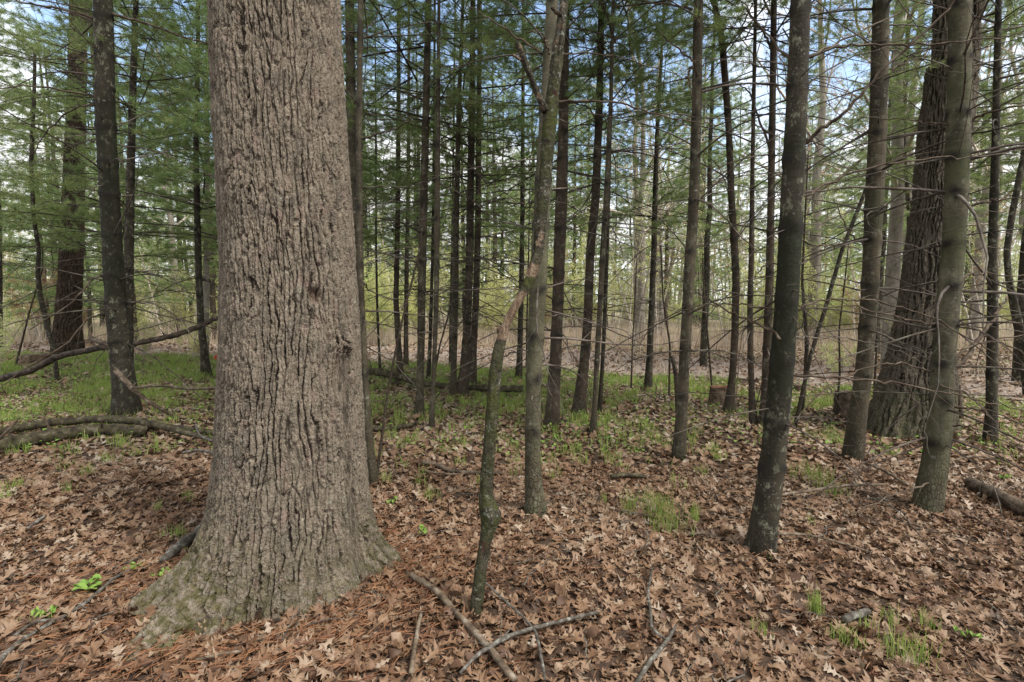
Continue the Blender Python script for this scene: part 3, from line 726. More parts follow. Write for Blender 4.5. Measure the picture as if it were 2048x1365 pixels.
# limbs one can trace in the photo
for (kk, px, w, y0, y1) in [
    ('R31', [(1602, 293), (1650, 255), (1701, 214), (1761, 144), (1873, 41), (1935, -15)], 10, 0, -.25),
    ('R31', [(1602, 395), (1660, 368), (1723, 341), (1836, 320), (1941, 313), (2060, 298)], 7, 0, .2),
    ('R31', [(1612, 118), (1670, 96), (1780, 90), (1900, 87), (2060, 68)], 7, 0, -.2),
    ('R31', [(1612, 116), (1686, 80), (1776, 36), (1860, -5)], 6, 0, .3),
    ('R31', [(1584, 126), (1536, 75), (1470, -10)], 7, 0, .2),
    ('R31', [(1581, 751), (1648, 754), (1761, 764), (1855, 778), (1948, 797), (2060, 824)], 7, 0, -.25),
    ('R31', [(1560, 680), (1531, 654), (1475, 634), (1430, 606), (1389, 586)], 8, -.05, .3),
    ('R31', [(1552, 622), (1500, 612), (1464, 609), (1385, 616), (1302, 650), (1280, 690)], 5, 0, .6),
    ('R31', [(1590, 672), (1606, 640), (1608, 600), (1598, 572), (1572, 572)], 3, -.12, -.3),
    ('R31', [(1540, 810), (1480, 795), (1400, 787), (1275, 793)], 4, 0, .5),
    ('R31', [(1595, 482), (1650, 492), (1690, 490), (1728, 508)], 5, 0, .4),
    ('R31', [(1580, 520), (1525, 535), (1510, 560)], 5, 0, .2),
    ('R31', [(1592, 620), (1640, 602), (1700, 598), (1760, 604), (1850, 630), (1960, 690), (2060, 735)], 6, 0, .25),
    ('R31', [(1590, 675), (1640, 676), (1720, 680), (1790, 700), (1850, 728)], 4, 0, .4),
    ('R34', [(1880, 650), (1820, 640), (1761, 626), (1686, 612), (1596, 622)], 6, 0, -.15),
    ('R34', [(1890, 650), (1950, 660), (1990, 680), (2060, 712)], 6, 0, -.3),
    ('R34', [(1868, 742), (1800, 728), (1746, 732), (1660, 772), (1585, 850)], 5, 0, -.3),
    ('R34', [(1895, 812), (1950, 818), (1990, 826), (2060, 858)], 6, 0, -.3),
    ('R34', [(1890, 850), (1930, 854), (1975, 866), (2060, 905)], 5, 0, -.35),
    ('R34', [(1935, 245), (1960, 232), (1990, 222), (2060, 210)], 8, 0, -.2),
    ('R34', [(1930, 418), (1960, 406), (2000, 401), (2060, 396)], 7, 0, -.2),
    ('R34', [(1925, 560), (1940, 548), (1975, 548), (2060, 552)], 6, 0, .3),
    ('R34', [(1900, 745), (1935, 710), (1963, 670), (1985, 645), (1998, 618), (2014, 594)], 13, .05, .5),
    ('R34', [(1890, 740), (1930, 700), (1985, 683), (2060, 668)], 7, 0, .3),
    ('R34', [(1880, 770), (1935, 790), (1960, 815), (1995, 850)], 5, -.1, -.35),
    ('R34', [(1895, 250), (1850, 246), (1810, 238), (1720, 236)], 5, 0, .2),
    ('R34', [(1815, 770), (1828, 800), (1850, 850), (1860, 930), (1857, 965)], 4, -.35, -.25),
    ('R34', [(1860, 965), (1800, 985), (1740, 1010), (1700, 1030)], 5, -.05, -.4),
    ('R32', [(1752, 150), (1800, 130), (1850, 112)], 5, 0, .3),
    ('R32', [(1730, 490), (1700, 468), (1680, 430), (1668, 395)], 5, 0, .3),
    ('C27', [(1390, 127), (1372, 112), (1346, 90), (1316, 62)], 6, -.05, .1),
    ('C27', [(1384, 132), (1376, 150), (1379, 165), (1383, 198)], 7, -.08, -.1),
    ('C27', [(1403, 132), (1428, 119)], 4, 0, -.05),
    ('C27', [(1400, 210), (1440, 190), (1490, 170)], 4, 0, .3),
    ('C27', [(1385, 20), (1320, 8), (1240, -5)], 6, 0, .2),
    ('C22', [(1112, 204), (1193, 204), (1268, 214), (1361, 240), (1440, 250)], 6, 0, .3),
    ('C22', [(1110, 107), (1140, 107), (1210, 110), (1320, 138), (1390, 168)], 5, 0, .5),
    ('C22', [(1092, 112), (1032, 73), (973, 33), (935, 10)], 6, 0, .2),
    ('C22', [(1088, 126), (1035, 163), (990, 192), (930, 215)], 5, 0, .4),
    ('C22', [(1098, 110), (1093, 85), (1082, 70), (1060, 62)], 6, -.1, -.25),
    ('C22', [(1060, 640), (1020, 634), (980, 632), (955, 640)], 4, 0, .4),
    ('C22', [(1055, 702), (1030, 705), (980, 726), (925, 758), (840, 800)], 4, -.05, .5),
    ('C22', [(1090, 630), (1140, 634), (1200, 646), (1290, 680)], 4, 0, .4),
    ('C22', [(1083, 770), (1100, 777), (1125, 791)], 4, 0, -.2),
    ('C22', [(1060, 408), (1100, 400), (1160, 420), (1230, 455)], 4, 0, .5),
    ('L2', [(190, 39), (112, 17), (56, 7), (-20, -10)], 7, 0, -.3),
    ('L2', [(224, 28), (300, 50), (375, 78), (432, 92)], 7, 0, -.3),
    ('L2', [(193, 128), (150, 120), (100, 118), (-10, 112)], 5, 0, .5),
    ('L2', [(196, 196), (150, 186), (60, 172), (-10, 180)], 6, 0, -.4),
    ('L2', [(196, 210), (140, 222), (90, 270), (60, 320)], 5, 0, .2),
    ('L2', [(236, 290), (300, 300), (380, 330), (440, 360)], 4, 0, -.3),
    ('L2', [(208, 550), (180, 562), (150, 600), (60, 660)], 6, 0, -.5),
    ('L2', [(212, 628), (175, 640), (130, 690), (60, 730), (-5, 780)], 5, 0, -.8),
    ('L2', [(258, 605), (310, 610), (360, 640), (400, 700)], 4, 0, -.3),
    ('M8', [(725, 5), (750, -15)], 4, 0, 0), ('M8', [(726, 75), (745, 45), (775, -10)], 4, 0, .2),
    ('M8', [(724, 278), (760, 268), (800, 255), (822, 235)], 5, 0, -.3),
    ('M8', [(724, 376), (770, 372), (830, 370), (900, 340)], 4, 0, .2),
    ('M8', [(728, 565), (740, 580), (790, 598), (860, 600)], 4, 0, .5),
    ('M8', [(735, 695), (760, 708), (810, 730), (880, 768)], 4, 0, .4),
    ('M13', [(850, 150), (800, 125), (750, 100)], 4, 0, .3), ('M13', [(852, 205), (800, 182), (735, 170)], 5, 0, .3),
    ('M17', [(946, 95), (1000, 60), (1050, 0)], 5, 0, -.5), ('C24', [(1200, 60), (1150, 80), (1120, 100)], 4, 0, .4),
    ('C28', [(1450, 100), (1480, 60), (1500, 20), (1515, -10)], 6, 0, .1), ('C28', [(1466, 430), (1440, 340), (1400, 300)], 3, 0, .4),
    ('C30', [(1545, 105), (1530, 70), (1500, 30), (1480, 0)], 7, 0, .2), ('C30', [(1540, 300), (1515, 230), (1495, 180), (1470, 170)], 6, 0, .3)]:
    limb(kk, px, w * .82, y0, y1, mat='limb' if w > 4 else 'twig')

# ------------------------------------------------------------------ the big oak
OC = np.array([-1.215, 2.66, 0.0]); OC[2] = float(gz(OC[0], OC[1]))
prof = []   # silhouette rows: v, left u, right u
for v, a, b in [(-60, 426, 680), (0, 428, 682), (100, 430, 687), (200, 433, 692), (300, 438, 698), (400, 444, 706), (500, 449, 712), (600, 449, 718), (700, 447, 724),
                (800, 443, 729), (900, 437, 735), (1000, 427, 742), (1040, 417, 747)]:
    pl, pr = at_y((a), v, OC[1]), at_y(b, v, OC[1])
    c = (pl + pr) / 2; half = (pr[0] - pl[0]) / 2; dist = math.hypot(c[0], c[1])
    prof.append((c[2] - OC[2], c[0] - OC[0], half * math.cos(math.atan2(abs(c[0]), c[1])) / math.sqrt(1 + (half / dist) ** 2)))
prof = np.array(sorted(prof))
zz = np.concatenate([np.arange(-.14, .8, .0045), np.arange(.8, 3.35, .0052), np.arange(3.35, 12, .08)])
kk_ = 620
th = np.concatenate([np.linspace(-PI * 1.12, PI * .12, kk_ - 120), np.linspace(PI * .12, PI * .88, 121)[1:]])  # denser on the side that faces the camera
TH, ZZ = np.meshgrid(th, zz)
top = prof[-1]
R = np.interp(zz, np.r_[prof[:, 0], 8, 12.5], np.r_[prof[:, 2], .26, .16]); R = np.where(zz < prof[0, 0], prof[0, 2], R)
Cx = np.interp(zz, np.r_[prof[:, 0], 8, 12.5], np.r_[prof[:, 1], prof[-1, 1] + .1, prof[-1, 1] + .2]); Cx = np.where(zz < prof[0, 0], prof[0, 1], Cx)
for arr in (R, Cx):
    arr[:] = np.convolve(np.pad(arr, 30, mode='edge'), np.hanning(63)[1:-1] / np.hanning(63)[1:-1].sum(), 'valid')


def lobe(a, w): d = (TH - a + PI) % (2 * PI) - PI; return np.exp(-(d / w) ** 2)


zc = np.clip(ZZ, 0, None)
flare_ = (.29 * lobe(math.radians(207), .50) * np.exp(-(zc / .15) ** 1.3) + .24 * lobe(math.radians(241), .40) * np.exp(-zc / .11)
          + .17 * lobe(math.radians(12), .45) * np.exp(-(zc / .16) ** 1.2) + .08 * lobe(math.radians(-28), .4) * np.exp(-zc / .12)
          + .06 * lobe(math.radians(-75), .5) * np.exp(-zc / .10)
          + .35 * lobe(math.radians(100), .6) * np.exp(-zc / .2) + .02 * np.exp(-zc / .2))
zc = np.clip(ZZ, -.1, None)
rad = R[:, None] * (1 + .018 * wob(TH, ZZ * 3, 3, 6, 2.4, 1.) + .02 * wob(TH, ZZ * 9, 8, 8, 5., 1.)) + flare_ * (1 + .10 * np.sin(TH * 11 + ZZ * 5))
# a lip of thick plates down the far edge, and the scar
rad += .018 * lobe(math.radians(-38), .16) * np.clip(wob(TH * 1, ZZ * 4, 21, 5, 1., 1.) * 2, 0, 1) * (ZZ > .5)
# hollows between the roots, and the torn bulge on the far edge
rad *= 1 - .10 * lobe(math.radians(268), .16) * np.exp(-zc / .12) - .08 * lobe(math.radians(226), .10) * np.exp(-zc / .16) - .07 * lobe(math.radians(338), .12) * np.exp(-zc / .2)
sb = at_y(722, 692, OC[1] - .1); sbz = sb[2] - OC[2]
bul = lobe(math.radians(-22), .11) * np.exp(-((ZZ - sbz) / .05) ** 2)
rad += .035 * bul * (1 + .6 * np.sin(TH * 60) * np.sin(ZZ * 120))
V = np.stack([Cx[:, None] + rad * np.cos(TH), rad * np.sin(TH), ZZ], -1)
nz, nt = TH.shape
i = np.arange(nz - 1)[:, None] * nt + np.arange(nt)[None]; j = np.arange(nz - 1)[:, None] * nt + (np.arange(nt)[None] + 1) % nt
Q = np.stack([i, j, j + nt, i + nt], -1).reshape(-1, 4)
moss = np.clip(1.15 * np.exp(-(np.clip(zc, 0, None) / .36) ** 2) * (.62 + 1.0 * lobe(math.radians(215), .62) + .55 * lobe(math.radians(5), .3)), 0, 1) + .0 * TH
# run the bark coordinate along the surface so plates do not stretch on the flare
ds = np.sqrt(np.diff(rad, axis=0) ** 2 + np.diff(ZZ, axis=0) ** 2); sv = np.vstack([np.zeros((1, nt)), np.cumsum(ds, 0)]); sv += (zz[-1] - sv[-1])[None]
sc_u = at_y(655, 592, OC[1] - .36); a0 = math.atan2(sc_u[1] - OC[1], sc_u[0] - OC[0] - np.interp(sc_u[2], zz, Cx)); z0 = sc_u[2] - OC[2]
da = ((TH - a0 + PI) % (2 * PI) - PI) * .38
knot = np.exp(-((da / .035) ** 2 + ((ZZ - z0) / .04) ** 2) ** 2) + .45 * lobe(math.radians(-27), .12) * np.exp(-((ZZ - sbz + .08) / .09) ** 2)
me = mesh_np('trunk', V.reshape(-1, 3), Q, None, M['oak'], True, dict(moss=moss.ravel(), knot=knot.ravel()),
             dict(bark=np.stack([TH * .40, sv, 0 * TH], -1).reshape(-1, 3)))
oak = thing('oak_tree', 'massive oak trunk with grey-brown fissured bark and mossy flared roots', 'oak tree', OC)
link('trunk', me, oak)
# ------------------------------------------------------------------ the broken snag in front of the ringed pine
sp = [(950, 1255, 26), (956, 1190, 26), (964, 1130, 26), (971, 1085, 27), (979, 1045, 36), (976, 1018, 36), (972, 985, 27), (976, 920, 27), (981, 860, 27), (985, 800, 27), (990, 750, 26), (996, 705, 24),
      (1004, 675, 22), (1016, 645, 22), (1030, 615, 22), (1045, 590, 21), (1058, 565, 24), (1068, 535, 24), (1077, 500, 22), (1082, 440, 24), (1086, 390, 25), (1092, 330, 25), (1096, 270, 29), (1100, 225, 30), (1107, 180, 25), (1114, 120, 24), (1121, 60, 22), (1127, 10, 19), (1131, -25, 12), (1133, -50, 5)]
G = ground(950, 1255); y0 = G[1] + .03
pts = np.array([(*at_y(u, v, y0 + .16 * k / 29), w / 2 * (y0 / F)) for k, (u, v, w) in enumerate(sp)])
foot = np.array([pts[0, 0], pts[0, 1], float(gz(pts[0, 0], pts[0, 1]))])
Z = pts[:, 2] - foot[2]
z = np.arange(-.12, Z[-1], .011); k = 40
C = np.stack([np.interp(z, Z, pts[:, 0] - foot[0]), np.interp(z, Z, pts[:, 1] - foot[1])], -1); R = np.interp(z, Z, pts[:, 3])
for arr in (C[:, 0], C[:, 1], R):
    kr = np.hanning(9)[1:-1]; arr[:] = np.convolve(np.pad(arr, 3, mode='edge'), kr / kr.sum(), 'valid')
th = np.linspace(0, 2 * PI, k, endpoint=False); TH, ZZ = np.meshgrid(th, z)
zw = lambda v: np.interp(-v, [-q[1] for q in sp], Z)   # height of a picture row on the snag
bare = np.clip((ZZ - zw(690)) / .05, 0, 1) * np.clip((zw(518) - ZZ) / .05, 0, 1) * (1 - .95 * np.exp(-((ZZ - zw(568)) / .045) ** 2))
bare = np.maximum(bare, .42 * np.clip((ZZ - zw(125)) / .05, 0, 1) * np.clip(.4 + np.cos(TH - PI * 1.3), 0, 1))
bare = np.maximum(bare, .5 * np.exp(-((ZZ - zw(480)) / .09) ** 2) * np.clip(np.cos(TH - PI * 1.6), 0, 1))
rot = .55 * np.exp(-((ZZ - zw(1085)) / .09) ** 2) * np.clip(.35 + np.cos(TH - 1.55 * PI), 0, 1) + .5 * np.exp(-((ZZ - zw(925)) / .06) ** 2) * np.clip(np.cos(TH - 1.25 * PI), 0, 1) \
    + .7 * np.exp(-((ZZ - zw(190)) / .03) ** 2) * np.clip(np.cos(TH - 1.6 * PI), 0, 1)
rad = R[:, None] * (1 + .15 * wob(TH, ZZ * 14, 31, 8, 2.5, 1.2) + .12 * wob(TH, ZZ * 45, 32, 8, 4, 1.) + .10 * wob(TH * 2, ZZ * 110, 35, 10, 4, 1.) - .15 * bare * np.clip(wob(TH, ZZ * 3, 33, 6, 5, 1.), 0, 1)) - .006 * rot - .002 * bare
rad += R[:, None] * .45 * np.exp(-((ZZ - zw(1030)) / .035) ** 2) * np.clip(np.cos(TH + .3), 0, 1)          # the swollen burl
rad -= R[:, None] * .55 * np.clip(1 - abs(((TH - 1.5 * PI))) / .45, 0, 1) * np.clip((ZZ - zw(125)) / .03, 0, 1) * np.clip((zw(25) - ZZ) / .06, 0, 1)   # hollow split near the top
V = np.stack([C[:, :1] + rad * np.cos(TH), C[:, 1:] + rad * np.sin(TH), ZZ], -1)
i = np.arange(len(z) - 1)[:, None] * k + np.arange(k)[None]; j = np.arange(len(z) - 1)[:, None] * k + (np.arange(k)[None] + 1) % k
ms = np.clip(.45 + .5 * np.exp(-((ZZ - zw(790)) / .14) ** 2) + .6 * np.exp(-((ZZ - zw(250)) / .10) ** 2) + .6 * np.exp(-((ZZ - zw(1025)) / .07) ** 2) + .9 * np.exp(-((ZZ - zw(565)) / .04) ** 2) - .9 * bare, 0, 1)
me = mesh_np('trunk', V.reshape(-1, 3), np.stack([i, j, j + k, i + k], -1).reshape(-1, 4), None, M['snag'], True, dict(moss=ms.ravel(), wood=bare.ravel(), rot=np.clip(rot, 0, 1).ravel()))
snag = thing('dead_snag', 'broken crooked dead snag, mossy with a bare tan wood middle', 'dead tree', foot)
link('trunk', me, snag)
TREES['SN'] = (snag, foot, axis_fn(z, np.c_[C, z], R))


def stub(px, ws, nm, mat, w1=1.0, wood=1.):
    P = smooth_path(np.array([at_y(u, v, y0 + .11 + dy) for u, v, dy in px]) - foot, 14)
    Rr = np.interp(np.linspace(0, 1, 14), np.linspace(0, 1, len(ws)), ws) / 2 * y0 / F
    mb = MB(); Vv, Qq, Tt = tube(P, Rr, 12, True); mb.add(Vv + rng.normal(0, .0012, Vv.shape), Qq, Tt, wood=wood, moss=.1)
    return link(nm, mb.mesh(nm, M[mat]), snag)


b1 = stub([(1092, 222, 0), (1078, 195, -.01), (1062, 155, -.03), (1050, 125, -.05), (1042, 105, -.06), (1034, 84, -.07)], [19, 14, 12, 12, 14, 8], 'broken_limb', 'snag', wood=.4)
stub([(1045, 122, -.05), (1035, 116, -.07), (1025, 109, -.09)], [6, 5, 3], 'broken_twig', 'snag', wood=1.).parent = b1
stub([(1122, 30, 0), (1114, 26, -.03), (1103, 14, -.05)], [9, 8, 6], 'broken_limb', 'snag', wood=.4)
stub([(1006, 672, 0), (1000, 665, -.02), (998, 655, -.03)], [15, 14, 9], 'knot', 'snag', wood=.8)

# ------------------------------------------------------------------ fallen wood, stumps


def log(name, label, cat, px, w, mat, seed, lift=0., k=14, zs=None, rough=.12, ny=None, cap=True, taper=None, side=0, yoff=None):
    """A fallen stem: pixels of its lower edge on the ground (or at heights zs above it)."""
    r = np.random.default_rng(seed)
    P = []
    for q, (u, v) in enumerate(px):
        h = zs[q] if zs else 0.
        g_ = ground(u, v) if not zs else ground(u, v, h)
        if yoff: g_ = at_y(u, v, yoff[q])
        P.append(g_)
    P = np.array(P); n_ = max(8, int(np.linalg.norm(np.diff(P, axis=0), axis=1).sum() / .05)); n_ = min(n_, 160)
    P = smooth_path(P, n_)
    ws = np.interp(np.linspace(0, 1, n_), np.linspace(0, 1, len(w)), w) if isinstance(w, (list, tuple)) else np.full(n_, float(w))
    R = np.array([ws[q] / 2 * depth(P[q]) / F for q in range(n_)])
    if not zs and not yoff: P[:, 2] = gz(P[:, 0], P[:, 1]) + R * .8 + lift + .022
    P[1:-1] += r.normal(0, .12, (n_ - 2, 3)) * R[1:-1, None]
    Vv, Qq, Tt = tube(P, R, k, cap)
    c = np.repeat(P, k, 0); d = Vv[:n_ * k] - c
    a = np.tile(np.arange(k) * 2 * PI / k, n_); s_ = np.repeat(np.arange(n_) * .05, k)
    Vv[:n_ * k] = c + d * (1 + rough * wob(a, s_ * 8, seed, 7, 2.5, 1.2) + rough * .7 * r.normal(0, .5, n_ * k))[:, None]
    o0 = P[0].copy(); o0[2] -= R[0]
    mb = MB(); mb.add(Vv - o0, Qq, Tt)
    o = thing(name, label, cat, o0, mb.mesh(name, M[mat]))
    TREES.setdefault('log%d' % seed, (o, o0, P, R))
    return o


def twigs_on(seed, n_, ln, mat='limb'):
    o, o0, P, R = TREES['log%d' % seed]; r = np.random.default_rng(seed * 3)
    for _ in range(n_):
        q = r.integers(2, len(P) - 2); t = P[q + 1] - P[q]; t /= np.linalg.norm(t)
        d = t * r.uniform(-.2, .9) + r.normal(0, .5, 3); d[2] = abs(d[2]) * .7 + .1; d /= np.linalg.norm(d)
        mb = MB(); l = ln * r.uniform(.4, 1.2)
        s_ = np.linspace(0, 1, 5)[:, None]
        twiggy(mb, P[q] - o0 + d * l * s_ + r.normal(0, .03, (5, 3)) * l * s_, R[q] * .3, r, 5, .4, .14, .3, 1)
        link('twig', mb.mesh('twig', M[mat]), o)


log('fallen_log', 'lower and thicker of two long mossy logs lying before the straight mossy pine', 'log', [(-60, 925), (0, 912), (60, 902), (130, 890), (210, 880), (292, 878)], [32, 30, 28, 25, 22, 18], 'log', 1, k=20)
twigs_on(1, 4, .35)
log('fallen_log', 'upper of two long mossy logs, curving away to meet the big oak', 'log', [(-40, 898), (40, 882), (120, 872), (210, 868), (290, 872), (360, 880), (440, 898)], [16, 15, 15, 16, 15, 12, 8], 'log', 2, lift=.06, k=16)
twigs_on(2, 5, .4)
log('fallen_log', 'short mossy log running into the oak behind the two long logs', 'log', [(300, 868), (360, 868), (450, 872)], [10, 12, 12], 'log', 3)
log('fallen_limb', 'long black limb propped up across the mossy pine and the thin leaning pine', 'fallen limb', [(-40, 770), (0, 757), (60, 742), (112, 716), (160, 704), (215, 694), (265, 689), (330, 675), (375, 663), (405, 650), (448, 630)],
    [12, 13, 12, 12, 12, 11, 10, 11, 10, 10, 7], 'darkstick' if 'darkstick' in M else 'limb', 4, yoff=[8.3, 8.2, 8.0, 7.9, 7.7, 7.5, 7.5, 7.7, 7.9, 8.1, 8.4], k=12)
twigs_on(4, 7, .35, 'limb')
log('fallen_limb', 'short stub limb crossing the propped black limb beside the mossy pine', 'fallen limb', [(184, 678), (200, 684), (226, 692)], [11, 10, 8], 'limb', 5, yoff=[7.5, 7.4, 7.2])
log('fallen_branch', 'bare broken branch leaning off the foot of the straight mossy pine', 'fallen branch', [(232, 742), (250, 762), (275, 786), (310, 812), (362, 840)], [11, 10, 8, 8, 6], 'stick', 6, yoff=[6.1, 6.0, 5.95, 6.0, 6.2])
twigs_on(6, 3, .4, 'stick')
log('fallen_branch', 'thin brown branch held level between the mossy pine and the big oak', 'fallen branch', [(265, 776), (320, 772), (380, 778), (442, 776)], [5, 5, 5, 5], 'limb', 7, yoff=[5.9, 5.9, 5.8, 5.7])
twigs_on(7, 3, .35)
log('fallen_log', 'long dark mossy log lying in grass behind the ringed grey pine', 'log', [(728, 757), (775, 763), (830, 772), (880, 780), (925, 782)], [15, 14, 13, 11, 9], 'log', 8, lift=.06)
twigs_on(8, 4, .3)
log('fallen_log', 'mossy log end in grass directly behind the broken snag', 'log', [(925, 783), (980, 786), (1046, 788)], [10, 14, 13], 'log', 9, lift=.06)
log('fallen_log', 'short pale weathered log beside the pine grazing the oak', 'log', [(733, 812), (760, 815), (792, 818)], [9, 8, 6], 'stick', 10)
log('fallen_log', 'short dark mossy log lying behind the leaning stick sapling', 'log', [(738, 862), (775, 863), (812, 857), (836, 848)], [11, 11, 9, 6], 'log', 11)
log('fallen_log', 'bark-stripped brown log pointing out of the picture past the wiry pine', 'log', [(1938, 972), (1975, 990), (2010, 1008), (2080, 1042)], [19, 24, 26, 30], 'drylog', 12, k=20)
log('fallen_branch', 'dark knobbly branch flat on the leaves behind the snag', 'fallen branch', [(842, 937), (875, 941), (905, 950), (950, 950), (1002, 948)], [6, 8, 9, 9, 8], 'drylog', 13)
twigs_on(13, 4, .25)
log('fallen_branch', 'thin dark branch under the knobbly one behind the snag', 'fallen branch', [(846, 952), (900, 955), (940, 950)], [4, 5, 3], 'drylog', 14)
log('fallen_branch', 'mossy short branch among grass tufts in mid clearing', 'fallen branch', [(1222, 950), (1255, 946), (1294, 948)], [8, 10, 7], 'log', 15)
log('fallen_branch', 'lichen-white thick branch lying against the oak root', 'fallen branch', [(326, 1135), (345, 1118), (372, 1098), (405, 1068), (424, 1030), (432, 985)], [13, 19, 19, 18, 14, 10], 'greystick', 16, k=16)
log('fallen_branch', 'tan barked stick lying between the oak and the foot of the snag', 'fallen branch', [(812, 1172), (850, 1196), (885, 1228), (915, 1262), (960, 1306), (1030, 1385)], [9, 12, 13, 13, 14, 13], 'stick', 17, k=14)
log('fallen_branch', 'knobbly grey branch crossing the tan stick near the snag foot', 'fallen branch', [(920, 1385), (960, 1345), (1010, 1312), (1060, 1290), (1120, 1270), (1196, 1246)], [6, 8, 9, 7, 7, 6], 'greystick', 18, lift=.02)
twigs_on(18, 3, .14, 'greystick')
log('fallen_branch', 'thin dark curved stick passing over the knobbly grey branch', 'fallen branch', [(968, 1200), (1010, 1238), (1058, 1280), (1075, 1310), (1090, 1390)], [4, 5, 5, 6, 6], 'greystick', 19, lift=.025)
log('fallen_branch', 'pale crooked twig standing out of the leaves in front of mid clearing', 'fallen branch', [(1304, 1148), (1296, 1195), (1302, 1240), (1304, 1268), (1336, 1292)], [4, 5, 6, 6, 6], 'greystick', 20, lift=.012)
log('fallen_branch', 'grey stick slanting from the crooked twig to the lower picture edge', 'fallen branch', [(1352, 1262), (1330, 1300), (1300, 1340), (1270, 1390)], [5, 8, 9, 9], 'greystick', 21, lift=.015)
log('fallen_branch', 'long thin stick bowing past the green seedlings by the oak root', 'fallen branch', [(262, 1150), (232, 1166), (180, 1215), (128, 1252), (60, 1292), (10, 1335), (-20, 1385)], [5, 6, 7, 7, 8, 9, 9], 'greystick', 22)
log('fallen_branch', 'short forked twig by the bowing stick and green seedlings', 'fallen branch', [(128, 1254), (70, 1264), (30, 1292)], [5, 6, 5], 'greystick', 23)
log('fallen_branch', 'straight bare twig pressed against the front root of the oak', 'fallen branch', [(392, 1338), (430, 1330), (486, 1322)], [7, 8, 6], 'stick', 24)
log('birch_log', 'small white birch log half buried by grass tufts', 'log', [(1688, 1240), (1710, 1230), (1736, 1220)], [14, 15, 14], 'birch' if 'birch' in M else 'greystick', 25, k=16)
log('fallen_branch', 'pale long stick level across the leaves beside the speckled pine', 'fallen branch', [(1552, 1008), (1620, 1000), (1690, 990), (1772, 984)], [6, 6, 5, 4], 'stick', 26, lift=.05)
log('fallen_branch', 'thin stick drooping out from the foot of the speckled pine', 'fallen branch', [(1546, 1078), (1610, 1080), (1670, 1092), (1745, 1112)], [5, 5, 4, 3], 'stick', 27, lift=.03)
log('fallen_branch', 'thin twig arching before the foot of the wiry pine', 'fallen branch', [(1730, 932), (1770, 950), (1815, 978)], [5, 6, 5], 'stick', 28, lift=.02)
log('fallen_branch', 'thin twig lying between the wiry pine and the stripped log', 'fallen branch', [(1895, 935), (1950, 925), (2010, 938)], [4, 4, 3], 'stick', 29, lift=.05)
log('fallen_branch', 'upright-looking tan stick end at the lower picture edge under the snag', 'fallen branch', [(842, 1262), (835, 1300), (822, 1385)], [7, 8, 9], 'stick', 30, lift=.01)
log('fallen_branch', 'short dark twig among leaves beyond the seedlings', 'fallen branch', [(92, 1048), (55, 1072)], [5, 6], 'greystick', 31)
log('fallen_branch', 'grey twig with lichen dropping from the log end beside the oak', 'fallen branch', [(392, 868), (402, 890), (432, 905)], [4, 5, 4], 'greystick', 32, lift=.08)
log('fallen_branch', 'dark forked branch in the leaves below the mossy logs', 'fallen branch', [(365, 918), (395, 912), (440, 920)], [5, 6, 6], 'greystick', 33, lift=.02)
log('fallen_branch', 'bleached long stick on the gravel path edge', 'fallen branch', [(1995, 768), (2030, 774), (2070, 782)], [5, 5, 5], 'stick', 34)


def stump(label, u, v, w, h, seed, jag=.05, mat='stump', cut='cutwood', flare=.25, k=28, slope=0.):
    r = np.random.default_rng(seed); G_ = ground(u, v); R0 = w / 2 * depth(G_) / F; G_[1] += R0; hh = h * depth(G_) / F
    G_[2] = float(gz(G_[0], G_[1]))
    zs_ = np.linspace(-.1, hh, 16); th_ = np.linspace(0, 2 * PI, k, endpoint=False); A, B = np.meshgrid(th_, zs_)
    rr = R0 * (1 + flare * np.exp(-np.clip(B, 0, None) / (.35 * hh + .02)) * (1 + .5 * np.sin(3 * A + seed)) + .05 * wob(A, B * 20, seed, 8, 4, 1) + .03 * r.normal(0, .6, A.shape))
    topj = jag * hh * (wob(A[-1], 0, seed + 5, 8, 4, 1)) + slope * hh * np.cos(A[-1])
    B = B + (np.clip(B / hh, 0, 1) ** 6) * topj[None]
    V_ = np.stack([rr * np.cos(A), rr * np.sin(A), B], -1).reshape(-1, 3)
    i_ = np.arange(15)[:, None] * k + np.arange(k)[None]; j_ = np.arange(15)[:, None] * k + (np.arange(k)[None] + 1) % k
    root = thing('tree_stump', label, 'stump', G_)
    link('trunk', mesh_np('trunk', V_, np.stack([i_, j_, j_ + k, i_ + k], -1).reshape(-1, 4), None, M[mat]), root)
    ring = V_[-k:]; c0 = ring.mean(0); mid = c0 + (ring - c0) * .5 + [0, 0, -.01] + r.normal(0, .006, ring.shape)
    Vt = np.vstack([c0 + (ring - c0) * .985, mid, c0 - [0, 0, .012]]); q = np.arange(k)
    link('cut_face', mesh_np('cut_face', Vt, np.stack([q, (q + 1) % k, k + (q + 1) % k, k + q], -1), np.stack([k + q, k + (q + 1) % k, np.full(k, 2 * k)], -1), M[cut]), root)
    return root


stump('reddish cut stump standing in leaves behind the sinuous maple', 1444, 807, 34, 36, 1, .06, 'stump', 'cutwood', .25)
stump('tall grey stump half hidden behind the smooth grey pine', 1698, 832, 34, 52, 2, .12, 'drylog', 'drylog', .15)
stump('weathered wide low stump near the thick furrowed pine', 50, 737, 54, 24, 3, .15, 'stump', 'drylog', .12)
stump('small rotten stump just past the thick furrowed pine', 166, 694, 18, 16, 4, .3, 'stump', 'drylog', .3)
stump('rust-brown rotten stump beside the red marker flag', 448, 724, 26, 30, 5, .5, 'cutwood', 'cutwood', .4)
stump('low dark stump at the path edge behind the spindly crooked sapling', 1608, 787, 24, 12, 6, .4, 'stump', 'drylog', .4)

# leaning weathered post behind the wiry pine
log('leaning_post', 'thin grey post leaning upright behind the wiry pine at the path', 'post', [(1923, 838), (1918, 790), (1911, 745)], [9, 9, 8], 'drylog', 35, yoff=[6.3, 6.35, 6.4], rough=.04)

